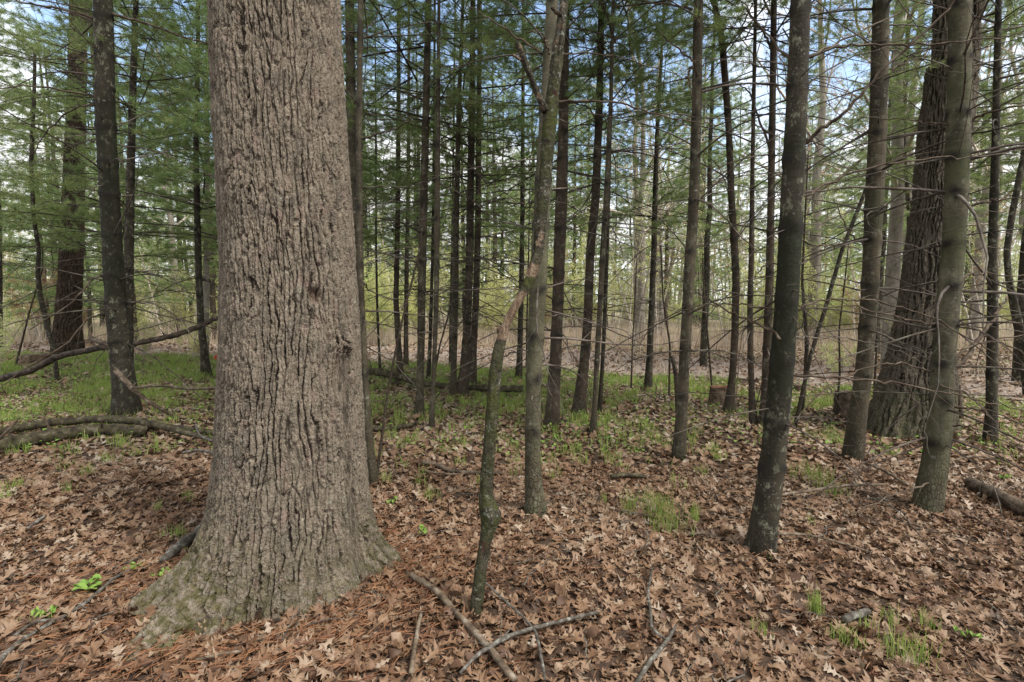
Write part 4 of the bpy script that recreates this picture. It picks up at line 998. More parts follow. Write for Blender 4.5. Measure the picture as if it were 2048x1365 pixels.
# red marker flag
G = ground(433, 723); s_ = depth(G) / F
fl = thing('marker_flag', 'small bright red triangular marker flag beside the rotten stump', 'marker flag', G)
mb = MB(); Vv, Qq, Tt = tube(np.array([[0, 0, -.05], [0.002, 0, .08], [0.004, 0, 15 * s_]]), .0022, 6, True); mb.add(Vv, Qq, Tt); link('wire_stake', mb.mesh('wire_stake', M['wire']), fl)
tri = np.array([[0, 0, 14.5 * s_], [-7 * s_, .01, 2.5 * s_], [7 * s_, -.02, 1.5 * s_], [1.5 * s_, .012, 8 * s_]])
Vf = np.vstack([tri + [0, -.004, 0], tri + [0, .004, 0]])
me = mesh_np('pennant', Vf, [(0, 1, 5, 4), (1, 2, 6, 5), (2, 0, 4, 6)], [(0, 3, 1), (3, 2, 1), (0, 2, 3), (4, 5, 7), (7, 5, 6), (4, 7, 6)], M['red'], False); link('pennant', me, fl)
# ------------------------------------------------------------------ leaf litter (nobody could count it)


def leaf_template(seed, hi=True, curl=.3, bend=.2):
    r = np.random.default_rng(seed)
    if hi:
        t = np.array([0, .07, .16, .24, .33, .42, .5, .6, .68, .78, .86, .93, 1.])
        wdt = np.array([.012, .02, .18, .06, .07, .28, .09, .10, .34, .10, .24, .08, .0])
        sh = np.array([0, 0, .05, 0, 0, .07, 0, 0, .09, 0, .09, .02, 0]) * r.uniform(.6, 1.3)
    else:
        t = np.array([0, .12, .3, .5, .7, .86, 1.]); wdt = np.array([.015, .1, .25, .33, .26, .16, .0]); sh = np.zeros(7)
    n_ = len(t); wl = wdt * r.uniform(.75, 1.2, n_); wr = wdt * r.uniform(.75, 1.2, n_)
    mid = np.stack([np.zeros(n_), t - .5, np.zeros(n_)], -1)
    Lf = mid + np.stack([-wl, sh, 0 * t], -1); Rt = mid + np.stack([wr, sh, 0 * t], -1)
    V = np.vstack([mid, Lf, Rt])
    x, y = V[:, 0].copy(), V[:, 1].copy()
    V[:, 2] = curl * r.uniform(.5, 1.6) * abs(x) ** 1.3 * r.choice([-1, 1, 1]) + bend * r.normal() * (y ** 2) + r.normal(0, .25) * x * y * 2 + .02 * np.sin(y * 20 + r.uniform(0, 6)) + r.normal(0, .012, len(V))
    q = np.arange(n_ - 1)
    Q = np.vstack([np.stack([q, q + 1, n_ + q + 1, n_ + q], -1), np.stack([q, 2 * n_ + q, 2 * n_ + q + 1, q + 1], -1)])
    return V, Q


def scatter(mb, tpls, pos, size, tilt, tone, lift):
    m = len(pos); pick = rng.integers(0, len(tpls), m)
    for k_ in range(len(tpls)):
        s = np.where(pick == k_)[0]; V, Q = tpls[k_]; c = len(s)
        if not c: continue
        yw = rng.uniform(0, 2 * PI, c); ta = rng.normal(0, tilt, c); tb = rng.normal(0, tilt, c)
        cy, sy = np.cos(yw), np.sin(yw); ca, sa = np.cos(ta), np.sin(ta); cb, sb = np.cos(tb), np.sin(tb)
        o, z1 = np.ones(c), np.zeros(c)
        Rz = np.stack([cy, -sy, z1, sy, cy, z1, z1, z1, o], -1).reshape(c, 3, 3)
        Rx = np.stack([o, z1, z1, z1, ca, -sa, z1, sa, ca], -1).reshape(c, 3, 3)
        Ry = np.stack([cb, z1, sb, z1, o, z1, -sb, z1, cb], -1).reshape(c, 3, 3)
        Rm = Rz @ Rx @ Ry
        W = np.einsum('cij,vj->cvi', Rm, V) * size[s][:, None, None]
        W += pos[s][:, None]
        W[..., 2] += np.maximum(0, -(W[..., 2].min(1) - pos[s][:, 2]))[:, None] * rng.uniform(.1, .55, (c, 1)) + lift * rng.uniform(0, 1, (c, 1)) - .008
        nv = len(V); QQ = (Q[None] + (np.arange(c) * nv)[:, None, None]).reshape(-1, 4)
        tn = np.repeat(tone[s], nv) + rng.normal(0, .02, c * nv)
        mb.add(W.reshape(-1, 3), QQ, None, tone=np.clip(tn, 0, 1))


def pick_pts(n_, y0, y1, slope=1.12, pad=.6, p=1.6):
    u = rng.random(n_); y = (y0 ** p + (y1 ** p - y0 ** p) * u) ** (1 / p)
    x = rng.uniform(-1, 1, n_) * (y * slope + pad)
    return x, y


def tones(x, y):
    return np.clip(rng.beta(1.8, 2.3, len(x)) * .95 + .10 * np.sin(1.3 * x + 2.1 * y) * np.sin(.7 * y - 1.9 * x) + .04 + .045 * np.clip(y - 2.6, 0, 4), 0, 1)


def oak_dist(x, y): return np.hypot(x - OC[0], (y - OC[1]))


gn = lambda x, y: (np.sin(1.9 * x + .8 * y + 1) + np.sin(-1.2 * x + 2.2 * y + 4) + np.sin(3.1 * x + 2.7 * y) + .8 * np.sin(5.3 * x - 3.7 * y + 2)) / 3.8


def grassy(x, y):
    d_ = np.clip((y - 3.6) / 3.6, .03, 1) ** 1.35
    d_ = np.where((x < -2.) & (y > 5.6), np.maximum(d_, .55), d_); d_ = np.where((x > 4.6) & (y > 5.5), np.maximum(d_, .8), d_)
    d_ = np.where((x > 2.2) & (x < 4.7) & (y < 6.6), d_ * .35, d_)
    return np.clip(d_ * np.clip(.55 + .9 * gn(x, y), .04, 1), 0, 1) * before_path(x, y)


hi = [leaf_template(q, True, .5, .5) for q in range(14)]; lo = [leaf_template(50 + q, False, .6, .6) for q in range(10)]
mb = MB()
x, y = pick_pts(22000, .55, 4.6, 1.15, .7, 1.7); keep = (rng.random(len(x)) < np.where((oak_dist(x, y) < 1.15) & (x - OC[0] < .45) & (y < 2.75),   .85, 1)) & (oak_dist(x, y) > .36); x, y = x[keep], y[keep]
scatter(mb, hi, np.stack([x, y, gz(x, y) + .004], -1), rng.uniform(.042, .118, len(x)), .28, tones(x, y), .014)
x, y = pick_pts(9000, .55, 4.6, 1.15, .7, 1.7); kp = oak_dist(x, y) > .36; x, y = x[kp], y[kp]   # torn and rolled scraps
scatter(mb, lo, np.stack([x, y, gz(x, y) + .006], -1), rng.uniform(.025, .075, len(x)), .5, tones(x, y) * .9, .018)
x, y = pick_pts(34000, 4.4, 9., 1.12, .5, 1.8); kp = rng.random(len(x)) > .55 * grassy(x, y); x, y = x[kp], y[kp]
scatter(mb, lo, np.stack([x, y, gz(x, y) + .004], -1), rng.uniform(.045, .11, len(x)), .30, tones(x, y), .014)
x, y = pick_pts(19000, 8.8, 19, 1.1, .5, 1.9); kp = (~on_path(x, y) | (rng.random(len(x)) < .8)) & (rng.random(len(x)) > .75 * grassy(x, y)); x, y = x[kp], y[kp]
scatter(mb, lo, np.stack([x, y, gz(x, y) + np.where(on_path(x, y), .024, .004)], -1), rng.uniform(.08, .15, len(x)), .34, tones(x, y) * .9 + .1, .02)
for kk, (o_, ft, ax_) in [(k_, v_) for k_, v_ in TREES.items() if len(v_) == 3]:
    if ft[1] > 9: continue
    c_, r_ = ax_(.02); m = int(10 + 160 * r_); a = rng.uniform(0, 2 * PI, m); q_ = r_ * 1.15 + np.abs(rng.normal(0, .05, m)) + .015
    x, y = ft[0] + q_ * np.cos(a), ft[1] + q_ * np.sin(a)
    scatter(mb, hi if ft[1] < 4.6 else lo, np.stack([x, y, gz(x, y) + rng.uniform(.01, .035, m)], -1), rng.uniform(.05, .11, m), .6, tones(x, y), .02)
a = rng.uniform(PI, 2 * PI, 420); q_ = .40 + np.abs(rng.normal(0, .16, 420)) + .28 * np.exp(-((a - 3.65) / .5) ** 2); x, y = OC[0] + q_ * np.cos(a), OC[1] + q_ * np.sin(a)
scatter(mb, hi, np.stack([x, y, gz(x, y) + .01], -1), rng.uniform(.06, .12, 420), .45, tones(x, y), .02)
ll = link('leaf_litter', mb.mesh('leaf_litter', M['litter'])); ll['kind'] = 'stuff'

# orange pine needles shed round the oak foot, a thinner fall elsewhere
a = rng.uniform(0, 2 * PI, 5200); rr = .40 + rng.gamma(1.4, .19, 5200)
x = OC[0] + rr * np.cos(a) * 1.25; y = OC[1] + rr * np.sin(a) * .95 - .12
x2, y2 = pick_pts(4000, .6, 5, 1.1, .5); x = np.r_[x, x2]; y = np.r_[y, y2]
k_ = y > .5; x, y = x[k_], y[k_]; m = len(x)
yw = rng.uniform(0, PI, m); d = np.stack([np.cos(yw), np.sin(yw), rng.normal(0, .16, m)], -1); l = rng.uniform(.05, .11, m)[:, None]
c = np.stack([x, y, gz(x, y) + rng.uniform(.004, .036, m)], -1); sd = np.stack([-np.sin(yw), np.cos(yw), 0 * yw], -1) * .0007
Vn = np.stack([c - d * l / 2 - sd, c - d * l / 2 + sd, c + sd * 3 + [0, 0, .003], c + d * l / 2], 1).reshape(-1, 3)
mb = MB(); mb.add(Vn, None, np.concatenate([np.arange(m)[:, None] * 4 + np.array([[0, 1, 2]]), np.arange(m)[:, None] * 4 + np.array([[0, 2, 3]])]), tone=np.repeat(rng.beta(2, 2, m), 4))
link('needle_litter', mb.mesh('needle_litter', M['redneedle'], False))['kind'] = 'stuff'

# fine twigs in the litter
mb = MB()
x, y = pick_pts(420, .7, 9, 1.1, .4, 1.5)
for xx, yy in zip(x, y):
    yw = rng.uniform(0, 2 * PI); l = rng.uniform(.08, .4); t = np.linspace(-.5, .5, 5)[:, None]
    P = np.array([xx, yy, float(gz(xx, yy)) + .03]) + np.array([math.cos(yw), math.sin(yw), rng.normal(0, .06)]) * l * t + rng.normal(0, .06, (5, 3)) * l * [1, 1, .25]
    V_, Q_, _ = tube(P, np.linspace(1, .5, 5) * rng.uniform(.0016, .0045), 5); mb.add(V_, Q_)
link('twig_litter', mb.mesh('twig_litter', M['greystick']))['kind'] = 'stuff'

# ------------------------------------------------------------------ grass


def blades(mb, x, y, h, w, lean=.35, tone=None):
    m = len(x); yw = rng.uniform(0, 2 * PI, m); z_ = gz(x, y)
    ld = rng.uniform(0, 2 * PI, m); la = np.abs(rng.normal(0, lean, m)) * h
    b = np.stack([x, y, z_], -1); s = np.stack([np.cos(yw), np.sin(yw), 0 * yw], -1) * w[:, None] / 2; o = np.stack([np.cos(ld), np.sin(ld), 0 * ld], -1) * la[:, None]
    up = np.array([0, 0, 1.]) * h[:, None]
    V_ = np.stack([b - s, b + s, b + o * .3 + up * .55 - s * .8, b + o * .3 + up * .55 + s * .8, b + o + up * .97], 1).reshape(-1, 3)
    i_ = np.arange(m)[:, None] * 5
    tn = tone if tone is not None else rng.beta(2, 2.5, m)
    mb.add(V_, i_ + np.array([[0, 1, 3, 2]]), i_ + np.array([[2, 3, 4]]), tone=np.repeat(np.clip(tn, 0, 1), 5))


mb = MB()
NC = 24000
x, y = pick_pts(NC, 4.0, 15., 1.1, .5, 1.7)
kp = (rng.random(NC) < .78 * grassy(x, y)) & (np.hypot(x - 3.15, y - 7.3) > .5) & (np.hypot(x - 4.35, y - 6.5) > .45); x, y = x[kp], y[kp]
nb = rng.integers(5, 22, len(x)); X_ = np.repeat(x, nb) + rng.normal(0, .035, nb.sum()); Y_ = np.repeat(y, nb) + rng.normal(0, .045, nb.sum())
blades(mb, X_, Y_, rng.uniform(.05, .15, len(X_)), rng.uniform(.004, .0075, len(X_)), .45)
for (u, v, n_, sp_, h_) in [(1325, 1010, 60, .10, .16), (1335, 1040, 50, .10, .14), (1265, 995, 24, .05, .14), (1390, 1020, 26, .03, .14), (1300, 985, 30, .08, .12), (1255, 1010, 16, .04, .12), (1210, 990, 12, .03, .1), (1620, 945, 60, .16, .14), (1660, 975, 40, .12, .13),
                            (1630, 1200, 28, .035, .11), (1690, 1262, 40, .05, .09), (1735, 1235, 10, .03, .08), (1775, 1215, 14, .03, .1), (1805, 1280, 50, .09, .11), (1855, 1225, 16, .04, .1), (1520, 1245, 14, .03, .07), (1620, 1035, 8, .02, .09),
                            (860, 985, 22, .07, .1), (840, 960, 16, .06, .1), (315, 1010, 12, .02, .09), (355, 1060, 24, .04, .08), (325, 1060, 10, .03, .07), (240, 885, 18, .08, .1), (175, 945, 16, .05, .12), (30, 975, 24, .07, .09), (10, 1000, 20, .05, .09),
                            (135, 985, 10, .03, .1), (380, 985, 14, .06, .09), (250, 860, 30, .15, .1), (1105, 940, 10, .03, .1), (960, 955, 10, .04, .1), (890, 900, 20, .08, .12), (780, 870, 30, .12, .13), (925, 880, 24, .1, .12), (1360, 890, 26, .05, .14), (770, 960, 16, .04, .12),
                            (1620, 1060, 6, .02, .06), (85, 1240, 10, .05, .05), (1780, 890, 20, .1, .1), (1640, 860, 60, .25, .12), (1690, 860, 40, .12, .14), (1500, 800, 30, .1, .12)]:
    G = ground(u, v + 12)
    blades(mb, G[0] + rng.normal(0, sp_ * .6, n_ * 2), G[1] + rng.normal(0, sp_ * .6, n_ * 2), rng.uniform(.6, 1.3, n_ * 2) * h_, rng.uniform(.0022, .004, n_ * 2), .3)
link('grass', mb.mesh('grass', M['grass'], False))['kind'] = 'stuff'

# low green ground cover: many small leaves amid the grass
mb = MB(); x, y = pick_pts(24000, 4.8, 14, 1.1, .4, 1.8); kp = before_path(x, y) & (rng.random(len(x)) < np.clip(.42 + .8 * gn(x + 1, y), .03, 1)); x, y = x[kp], y[kp]
sv_ = rng.uniform(.015, .035, len(x)); scatter(mb, [leaf_template(90 + q, False, .3, .3) for q in range(4)], np.stack([x, y, gz(x, y) + rng.uniform(.03, .07, len(x))], -1), sv_ * 1.6, .3, rng.beta(2, 2, len(x)), .02)
link('ground_cover', mb.mesh('ground_cover', M['herb']))['kind'] = 'stuff'


# seedlings with broad leaves
def seedling(label, u, v, n_, size, h, seed, spread=.05):
    r = np.random.default_rng(seed); G = ground(u, v); G[2] = float(gz(G[0], G[1]))
    root = thing('seedling', label, 'seedling', G)
    ms, ml = MB(), MB()
    for _ in range(n_):
        a = r.uniform(0, 2 * PI); p = np.array([math.cos(a), math.sin(a), 0]) * r.uniform(.2, 1) * spread + [0, 0, h * r.uniform(.5, 1.1)]
        V_, Q_, _ = tube(smooth_path(np.array([[0, 0, -.01], p * [.3, .3, .6], p]), 6), .0013, 5); ms.add(V_, Q_, tone=.3)
        k = 12; t = np.arange(k) * 2 * PI / k; rad = size * r.uniform(.7, 1.2) * (.5 + .12 * np.sin(t * 6) * .3 - .14 * np.exp(-((t - PI) / .4) ** 2))
        yw, ti = r.uniform(0, 6.28), r.normal(0, .3)
        V2 = np.stack([rad * np.cos(t), rad * np.sin(t), .012 * np.cos(2 * t)], -1); V2 = np.vstack([V2, [[0, 0, -.004]]])
        ct, st, cw, sw = math.cos(ti), math.sin(ti), math.cos(yw), math.sin(yw)
        V2 = V2 @ np.array([[1, 0, 0], [0, ct, -st], [0, st, ct]]).T @ np.array([[cw, -sw, 0], [sw, cw, 0], [0, 0, 1]]).T + p
        ml.add(V2, None, [(k, q, (q + 1) % k) for q in range(k)], tone=r.uniform(.2, .9))
    link('stem', ms.mesh('stem', M['herb']), root); link('foliage', ml.mesh('foliage', M['herb']), root)


for q, a in enumerate([('largest broad-leaved green seedling along the bowing stick', 178, 1190, 7, .055, .06), ('small-leaved green seedling clump at the near end of the bowing stick', 92, 1240, 12, .022, .05), ('bright green seedling between the oak root and the bowing stick', 326, 1160, 5, .03, .045),
                       ('low green seedling just past the tip of the bowing stick', 265, 1143, 6, .03, .03), ('tiny green seedling touching the lichen-white branch', 362, 1108, 4, .022, .035), ('green seedling beside the oak flank under the thin pine', 846, 1078, 5, .03, .05),
                       ('tiny green seedlings hugging the oak flank', 752, 1082, 6, .022, .04), ('pale green seedling in open leaves past the oak', 786, 1010, 6, .022, .05), ('bright tiny seedling at the foot of the speckled pine', 1541, 1105, 4, .02, .03),
                       ('small green seedling near the stripped log', 2010, 955, 5, .03, .04), ('pale yellow seedling between grass tufts near the birch log', 1935, 1255, 6, .022, .05)]):
    seedling(a[0], a[1], a[2], a[3], a[4], a[5], 400 + q)
# ------------------------------------------------------------------ beyond the path
MARKS = [(-400, 'picture edge'), (135, 'furrowed pine'), (240, 'mossy pine'), (585, 'big oak'), (845, 'ringed grey pine'), (930, 'close pair'), (1075, 'broken snag'), (1175, 'curved dark pine'), (1368, 'grey-brown pine'),
         (1565, 'speckled pine'), (1730, 'smooth grey pine'), (1885, 'wiry pine'), (2450, 'picture edge')]
ORD = ['first', 'second', 'third', 'fourth', 'fifth', 'sixth', 'seventh', 'eighth', 'ninth', 'tenth', 'eleventh', 'twelfth', 'thirteenth', 'fourteenth', 'fifteenth', 'sixteenth', 'seventeenth', 'eighteenth', 'nineteenth', 'twentieth']
LATE = []


def name_by_place(items):
    """items: (object, phrase). Each gets a place: which trunks of the front wood it shows between, and its turn there."""
    by = {}
    for o, ph in items:
        x, y, _ = o.location; d = depth(np.array([x, y, 1.2])); u = CX + F * x / d
        k = max(q for q in range(len(MARKS) - 1) if u >= MARKS[q][0] or q == 0)
        by.setdefault((ph, k), []).append((u, o))
    for (ph, k), v in by.items():
        v.sort(key=lambda a: a[0]); a, b = MARKS[k][1], MARKS[k + 1][1]
        for q, (u, o) in enumerate(v):
            if a == 'picture edge': q2, frm, to = len(v) - 1 - q, b, a
            else: q2, frm, to = q, a, b
            o['label'] = '%s, %s from the %s toward the %s' % (ph, ORD[min(q2, 19)], frm, to)


# budding shrubs
def shrub_mesh(seed, H, n_st, n_leaf, mat, leaf=.03, spread=.5, twm='twig'):
    r = np.random.default_rng(seed); ms, ml = MB(), MB(); tips = []
    for _ in range(n_st):
        a = r.uniform(0, 6.28); rr = r.uniform(0, .35) * spread; b = np.array([math.cos(a) * rr, math.sin(a) * rr, -.03])
        h = H * r.uniform(.5, 1.05); o = np.array([math.cos(a), math.sin(a), 0]) * h * r.uniform(.05, .5) * spread
        t = np.linspace(0, 1, 6)[:, None]; P = b + o * t ** 1.6 + np.array([0, 0, h]) * t + r.normal(0, .04, (6, 3)) * t * h
        V, Q, _ = tube(P, np.linspace(.009, .002, 6), 3); ms.add(V, Q)
        for _ in range(7):
            f = r.uniform(.25, .95); i_ = min(int(f * 5), 4); p = P[i_] + (P[i_ + 1] - P[i_]) * (f * 5 - i_)
            d = r.normal(0, .6, 3); d[2] = abs(d[2]) + .5; d /= np.linalg.norm(d); l = h * r.uniform(.12, .32)
            Pt = np.array([p, p + d * l * .5 + r.normal(0, .02, 3), p + d * l]); V, Q, _ = tube(Pt, [.004, .003, .0015], 3); ms.add(V, Q)
            tips.append((p, p + d * l))
    tips = np.array(tips); q = r.integers(0, len(tips), n_leaf); f = r.uniform(.1, 1.05, (n_leaf, 1))
    c = tips[q, 0] + (tips[q, 1] - tips[q, 0]) * f + r.normal(0, .03, (n_leaf, 3))
    d1 = r.normal(0, 1, (n_leaf, 3)); d1 /= np.linalg.norm(d1, axis=1)[:, None]; d2 = np.cross(d1, r.normal(0, 1, (n_leaf, 3))); d2 /= np.linalg.norm(d2, axis=1)[:, None]
    s = leaf * r.uniform(.5, 1.2, (n_leaf, 1))
    V = np.stack([c - d1 * s * .6, c + d2 * s * .35, c + d1 * s * .6, c - d2 * s * .35], 1).reshape(-1, 3)
    ml.add(V, np.arange(n_leaf * 4).reshape(-1, 4), tone=np.repeat(r.beta(2, 2, n_leaf), 4))
    return ms.mesh('shrub_stem', M[twm]), ml.mesh('shrub_foliage', M[mat], False)


M['greytwig'] = simple('grey_brush_bark', [(.1, (.26, .22, .185)), (.5, (.38, .33, .275)), (.9, (.50, .44, .37))], None, 9., .0, objvar=.3)
SH = [shrub_mesh(500 + q, [2.6, 2.0, 3.2, 1.5, 2.8, 3.6][q], [16, 14, 18, 12, 20, 16][q], [4600, 3400, 5200, 1800, 2600, 6500][q], ['bud', 'bud', 'bud', 'bud', 'redbud', 'bud'][q], .046, [.9, 1.1, .8, 1.2, .8, .9][q], 'greytwig') for q in range(6)]
items = []; r = np.random.default_rng(77)
cnt = 0; tries = 0
while cnt < 120 and tries < 4000:
    tries += 1
    y = 17.2 + 18 * r.random() ** 1.3; x = r.uniform(-1.12, 1.12) * y
    if on_path(x, y) or before_path(x, y) or (abs(y - 17) < 1.2 and x > 6): continue
    k = r.choice(6, p=[.26, .2, .2, .14, .06, .14])
    st, fo = SH[k]; o = thing('shrub', '', 'shrub', (x, y, 0), None, 'budding shrubs beyond the path'); s = r.uniform(.75, 1.35)
    o.rotation_euler = (0, 0, r.uniform(0, 6.28)); o.scale = (s, s, s * r.uniform(.85, 1.15))
    link('stem', st, o); link('foliage', fo, o)
    items.append((o, 'orange-budded shrub' if k == 4 else 'sparse low shrub' if k == 3 else 'tall yellow-green budding shrub' if s * [2.6, 2., 3.2, 1.5, 2.8, 3.6][k] > 2.9 else 'yellow-green budding shrub')); cnt += 1
# brush on the near side at the far edge of the picture
for (x, y, k, s) in [(-10.9, 10.4, 3, .75), (-8.1, 12.6, 3, .8), (-13.4, 12.6, 3, .8), (-7.3, 13.4, 3, .8), (-9.9, 13.3, 3, .7), (8.9, 11.0, 3, .8), (6.4, 9.8, 3, .5)]:
    st, fo = SH[k]; o = thing('shrub', '', 'shrub', (x, y, 0), None, 'brush on the near side of the path'); o.scale = (s, s, s); link('stem', st, o); link('foliage', fo, o); items.append((o, 'brush at the near path side'))
name_by_place(items)

# dry stalks and brambles as one mass
m = 30000; r = np.random.default_rng(9)
y = 15.2 + r.gamma(1.6, 3.2, m); x = r.uniform(-1.15, 1.15, m) * y
cl = .5 + .5 * np.sin(1.1 * x + .5 * y) * np.sin(.6 * x - 1.3 * y + 2); kp = (~on_path(x, y)) & (~before_path(x, y)) & (r.random(m) < .35 + .65 * cl) & (y < 34); x, y = x[kp], y[kp]; m = len(x)
q_ = r.integers(0, 120, 3600); e_ = np.where((r.random(3600) < .5)[:, None], ne[q_, :2], fe[q_, :2]) + r.normal(0, .28, (3600, 2)); k_ = e_[:, 1] > 9.5; x = np.r_[x, e_[k_, 0]]; y = np.r_[y, e_[k_, 1]]; m = len(x)
h = r.gamma(2.2, .2, m); h[-k_.sum():] *= .6; yw = r.uniform(0, 6.28, m); ln = np.abs(r.normal(0, .6, m)) * h
b = np.stack([x, y, 0 * x - .02], -1); o_ = np.stack([np.cos(yw), np.sin(yw), 0 * yw], -1); s = np.stack([-np.sin(yw), np.cos(yw), 0 * yw], -1) * .005; s[:, 0] = .005
t2 = b + o_ * (ln * .4)[:, None] + np.array([0, 0, 1.]) * (h * .65)[:, None]; t3 = b + o_ * ln[:, None] * 1.5 + np.array([0, 0, 1.]) * (h * .95)[:, None]
V = np.stack([b - s, b + s, t2 + s * .8, t2 - s * .8, t3], 1).reshape(-1, 3); i = np.arange(m)[:, None] * 5
mb = MB(); mb.add(V, i + np.array([[0, 1, 2, 3]]), i + np.array([[3, 2, 4]]), tone=np.repeat(r.beta(2, 2, m), 5))
link('dry_brush', mb.mesh('dry_brush', M['dry'], False))['kind'] = 'stuff'
mb = MB(); x = r.uniform(-1.1, 1.1, 9000); y = r.uniform(15.5, 30, 9000); x = x * y; kp = ~on_path(x, y) & ~before_path(x, y) & (np.sin(.8 * x + y * .3) + np.sin(.5 * y - .4 * x) > -.2); x, y = x[kp], y[kp]
blades(mb, x, y, r.uniform(.08, .3, len(x)), r.uniform(.012, .022, len(x)), .4, r.beta(2.4, 2, len(x)))
link('far_grass', mb.mesh('far_grass', M['grass'], False))['kind'] = 'stuff'


# thin pale saplings standing in the thicket
SP = []
for q in range(8):
    r = np.random.default_rng(820 + q); ms, mf = MB(), MB(); H = [3.2, 4.5, 5.6, 2.6, 4., 6.5, 3.6, 5.][q]
    t = np.linspace(0, 1, 7)[:, None]; P = np.array([0, 0, -.05]) + np.array([r.normal(0, .1) * H, r.normal(0, .1) * H, H]) * t + r.normal(0, .03, (7, 3)) * t * H * .4
    twiggy(ms, P, .006 + .0035 * H, r, 5, .3, .17, .18, 0, .5); n_ = [500, 900, 700, 300, 1200, 900, 200, 600][q]
    vv = np.concatenate(ms.V); c = vv[r.integers(len(vv) // 3, len(vv), n_)] + r.normal(0, .05, (n_, 3)); d1 = r.normal(0, 1, (n_, 3)); d1 /= np.linalg.norm(d1, axis=1)[:, None]; d2 = np.cross(d1, r.normal(0, 1, (n_, 3))); d2 /= np.linalg.norm(d2, axis=1)[:, None]; s_ = .042 * r.uniform(.5, 1.2, (n_, 1))
    mf.add(np.stack([c - d1 * s_ * .6, c + d2 * s_ * .35, c + d1 * s_ * .6, c - d2 * s_ * .35], 1).reshape(-1, 3), np.arange(n_ * 4).reshape(-1, 4), tone=np.repeat(r.beta(2, 2, n_), 4))
    SP.append((ms.mesh('sapling_stem', M['greytwig']), mf.mesh('sapling_foliage', M['redbud' if q == 2 else 'bud'], False)))
items = []; r = np.random.default_rng(191); cnt = 0
while cnt < 170:
    y = 15.2 + 17 * r.random() ** 1.3; x = r.uniform(-1.12, 1.12) * y
    if on_path(x, y) or before_path(x, y): continue
    k = r.integers(8); s_ = r.uniform(.7, 1.25); o = thing('pale_sapling', '', 'sapling', (x, y, 0), None, 'pale saplings in the thicket beyond the path'); o.rotation_euler = (0, 0, r.uniform(0, 6.28)); o.scale = (s_, s_, s_)
    link('stem', SP[k][0], o); link('foliage', SP[k][1], o); items.append((o, 'red-budded pale sapling' if k == 2 else 'thin pale budding sapling' if k != 6 else 'thin bare pale sapling')); cnt += 1
name_by_place(items)


# bare spring trees
def bare_tree(seed, H, r0, mat, budm, nbud, forks=4, up=.8):
    r = np.random.default_rng(seed); tr, cr, bd = MB(), MB(), MB(); ends = []
    t = np.linspace(0, 1, 12)[:, None]
    P = np.array([0, 0, -.1]) + np.array([r.normal(0, .04) * H, r.normal(0, .04) * H, H]) * t + np.cumsum(r.normal(0, .012 * H, (12, 3)) * [1, 1, 0], 0) * t
    V, Q, _ = tube(P, r0 * (1 - .85 * t[:, 0]), 10); tr.add(V, Q)

    def grow(b, d, l, rad, lv):
        n_ = 4; s = np.linspace(0, 1, n_)[:, None]; bow = r.normal(0, .16, 3); bow[2] += .12
        Pb = b + d * l * s + bow * l * s ** 2
        V, Q, _ = tube(Pb, rad * (1 - .6 * s[:, 0]), 3 if lv else 5); cr.add(V, Q)
        if lv >= 3: ends.append((Pb[1], Pb[-1])); return
        for _ in range(forks):
            f = r.uniform(.3, 1.); i_ = min(int(f * 3), 2); p = Pb[i_] + (Pb[i_ + 1] - Pb[i_]) * (f * 3 - i_)
            nd = d + r.normal(0, .55, 3); nd[2] += .15; nd /= np.linalg.norm(nd); grow(p, nd, l * r.uniform(.4, .65), rad * .45, lv + 1)
    for q in range(15):
        f = r.uniform(.28, .98); i_ = min(int(f * 11), 10); p = P[i_] + (P[i_ + 1] - P[i_]) * (f * 11 - i_)
        a = r.uniform(0, 6.28); d = np.array([math.cos(a), math.sin(a), r.uniform(.35, 1.3) * up]); d /= np.linalg.norm(d)
        grow(p, d, H * .30 * (1.15 - f) * r.uniform(.7, 1.2) + .3, r0 * (1 - .8 * f) * .42, 1)
    E = np.array(ends); q = r.integers(0, len(E), nbud); c = E[q, 0] + (E[q, 1] - E[q, 0]) * r.uniform(0, 1.05, (nbud, 1)) + r.normal(0, .03, (nbud, 3))
    d1 = r.normal(0, 1, (nbud, 3)); d1 /= np.linalg.norm(d1, axis=1)[:, None]; d2 = np.cross(d1, r.normal(0, 1, (nbud, 3))); d2 /= np.linalg.norm(d2, axis=1)[:, None]; s = .045 * r.uniform(.5, 1.2, (nbud, 1))
    bd.add(np.stack([c - d1 * s * .5, c + d2 * s * .4, c + d1 * s * .5, c - d2 * s * .4], 1).reshape(-1, 3), np.arange(nbud * 4).reshape(-1, 4), tone=np.repeat(r.beta(2, 2, nbud), 4))
    return tr.mesh('bare_trunk', M[mat]), cr.mesh('bare_crown', M['greytwig']), bd.mesh('buds', M[budm], False)


BT = [bare_tree(600, 13, .15, 'pale', 'bud', 1400), bare_tree(601, 15, .19, 'pale', 'redbud', 2600), bare_tree(602, 11, .11, 'pine', 'bud', 2400), bare_tree(603, 14, .16, 'pale', 'bud', 900), bare_tree(604, 9, .08, 'pine', 'redbud', 1800)]
r = np.random.default_rng(31); items = []
spots = [(ground(1284, 690)[0], 17.9, 0, 1.), (4.75, 18.6, 3, .95), (5.5, 18.2, 3, .6), (ground(1778, 735)[0], ground(1778, 735)[1], 3, 1.05), (16.2, 17.6, 3, 1.1), (14.5, 18.4, 0, 1.1), (11.4, 19, 1, 1.1), (-11.8, 22, 0, .9), (-16, 24, 1, 1.), (-8.5, 27, 2, 1.), (16.8, 16.4, 0, .9)]
while len(spots) < 62:
    y = r.uniform(20, 52); x = r.uniform(-1.15, 1.15) * y
    if min(math.hypot(x - a[0], y - a[1]) for a in spots) > 1.6: spots.append((x, y, r.integers(5), r.uniform(.75, 1.25)))
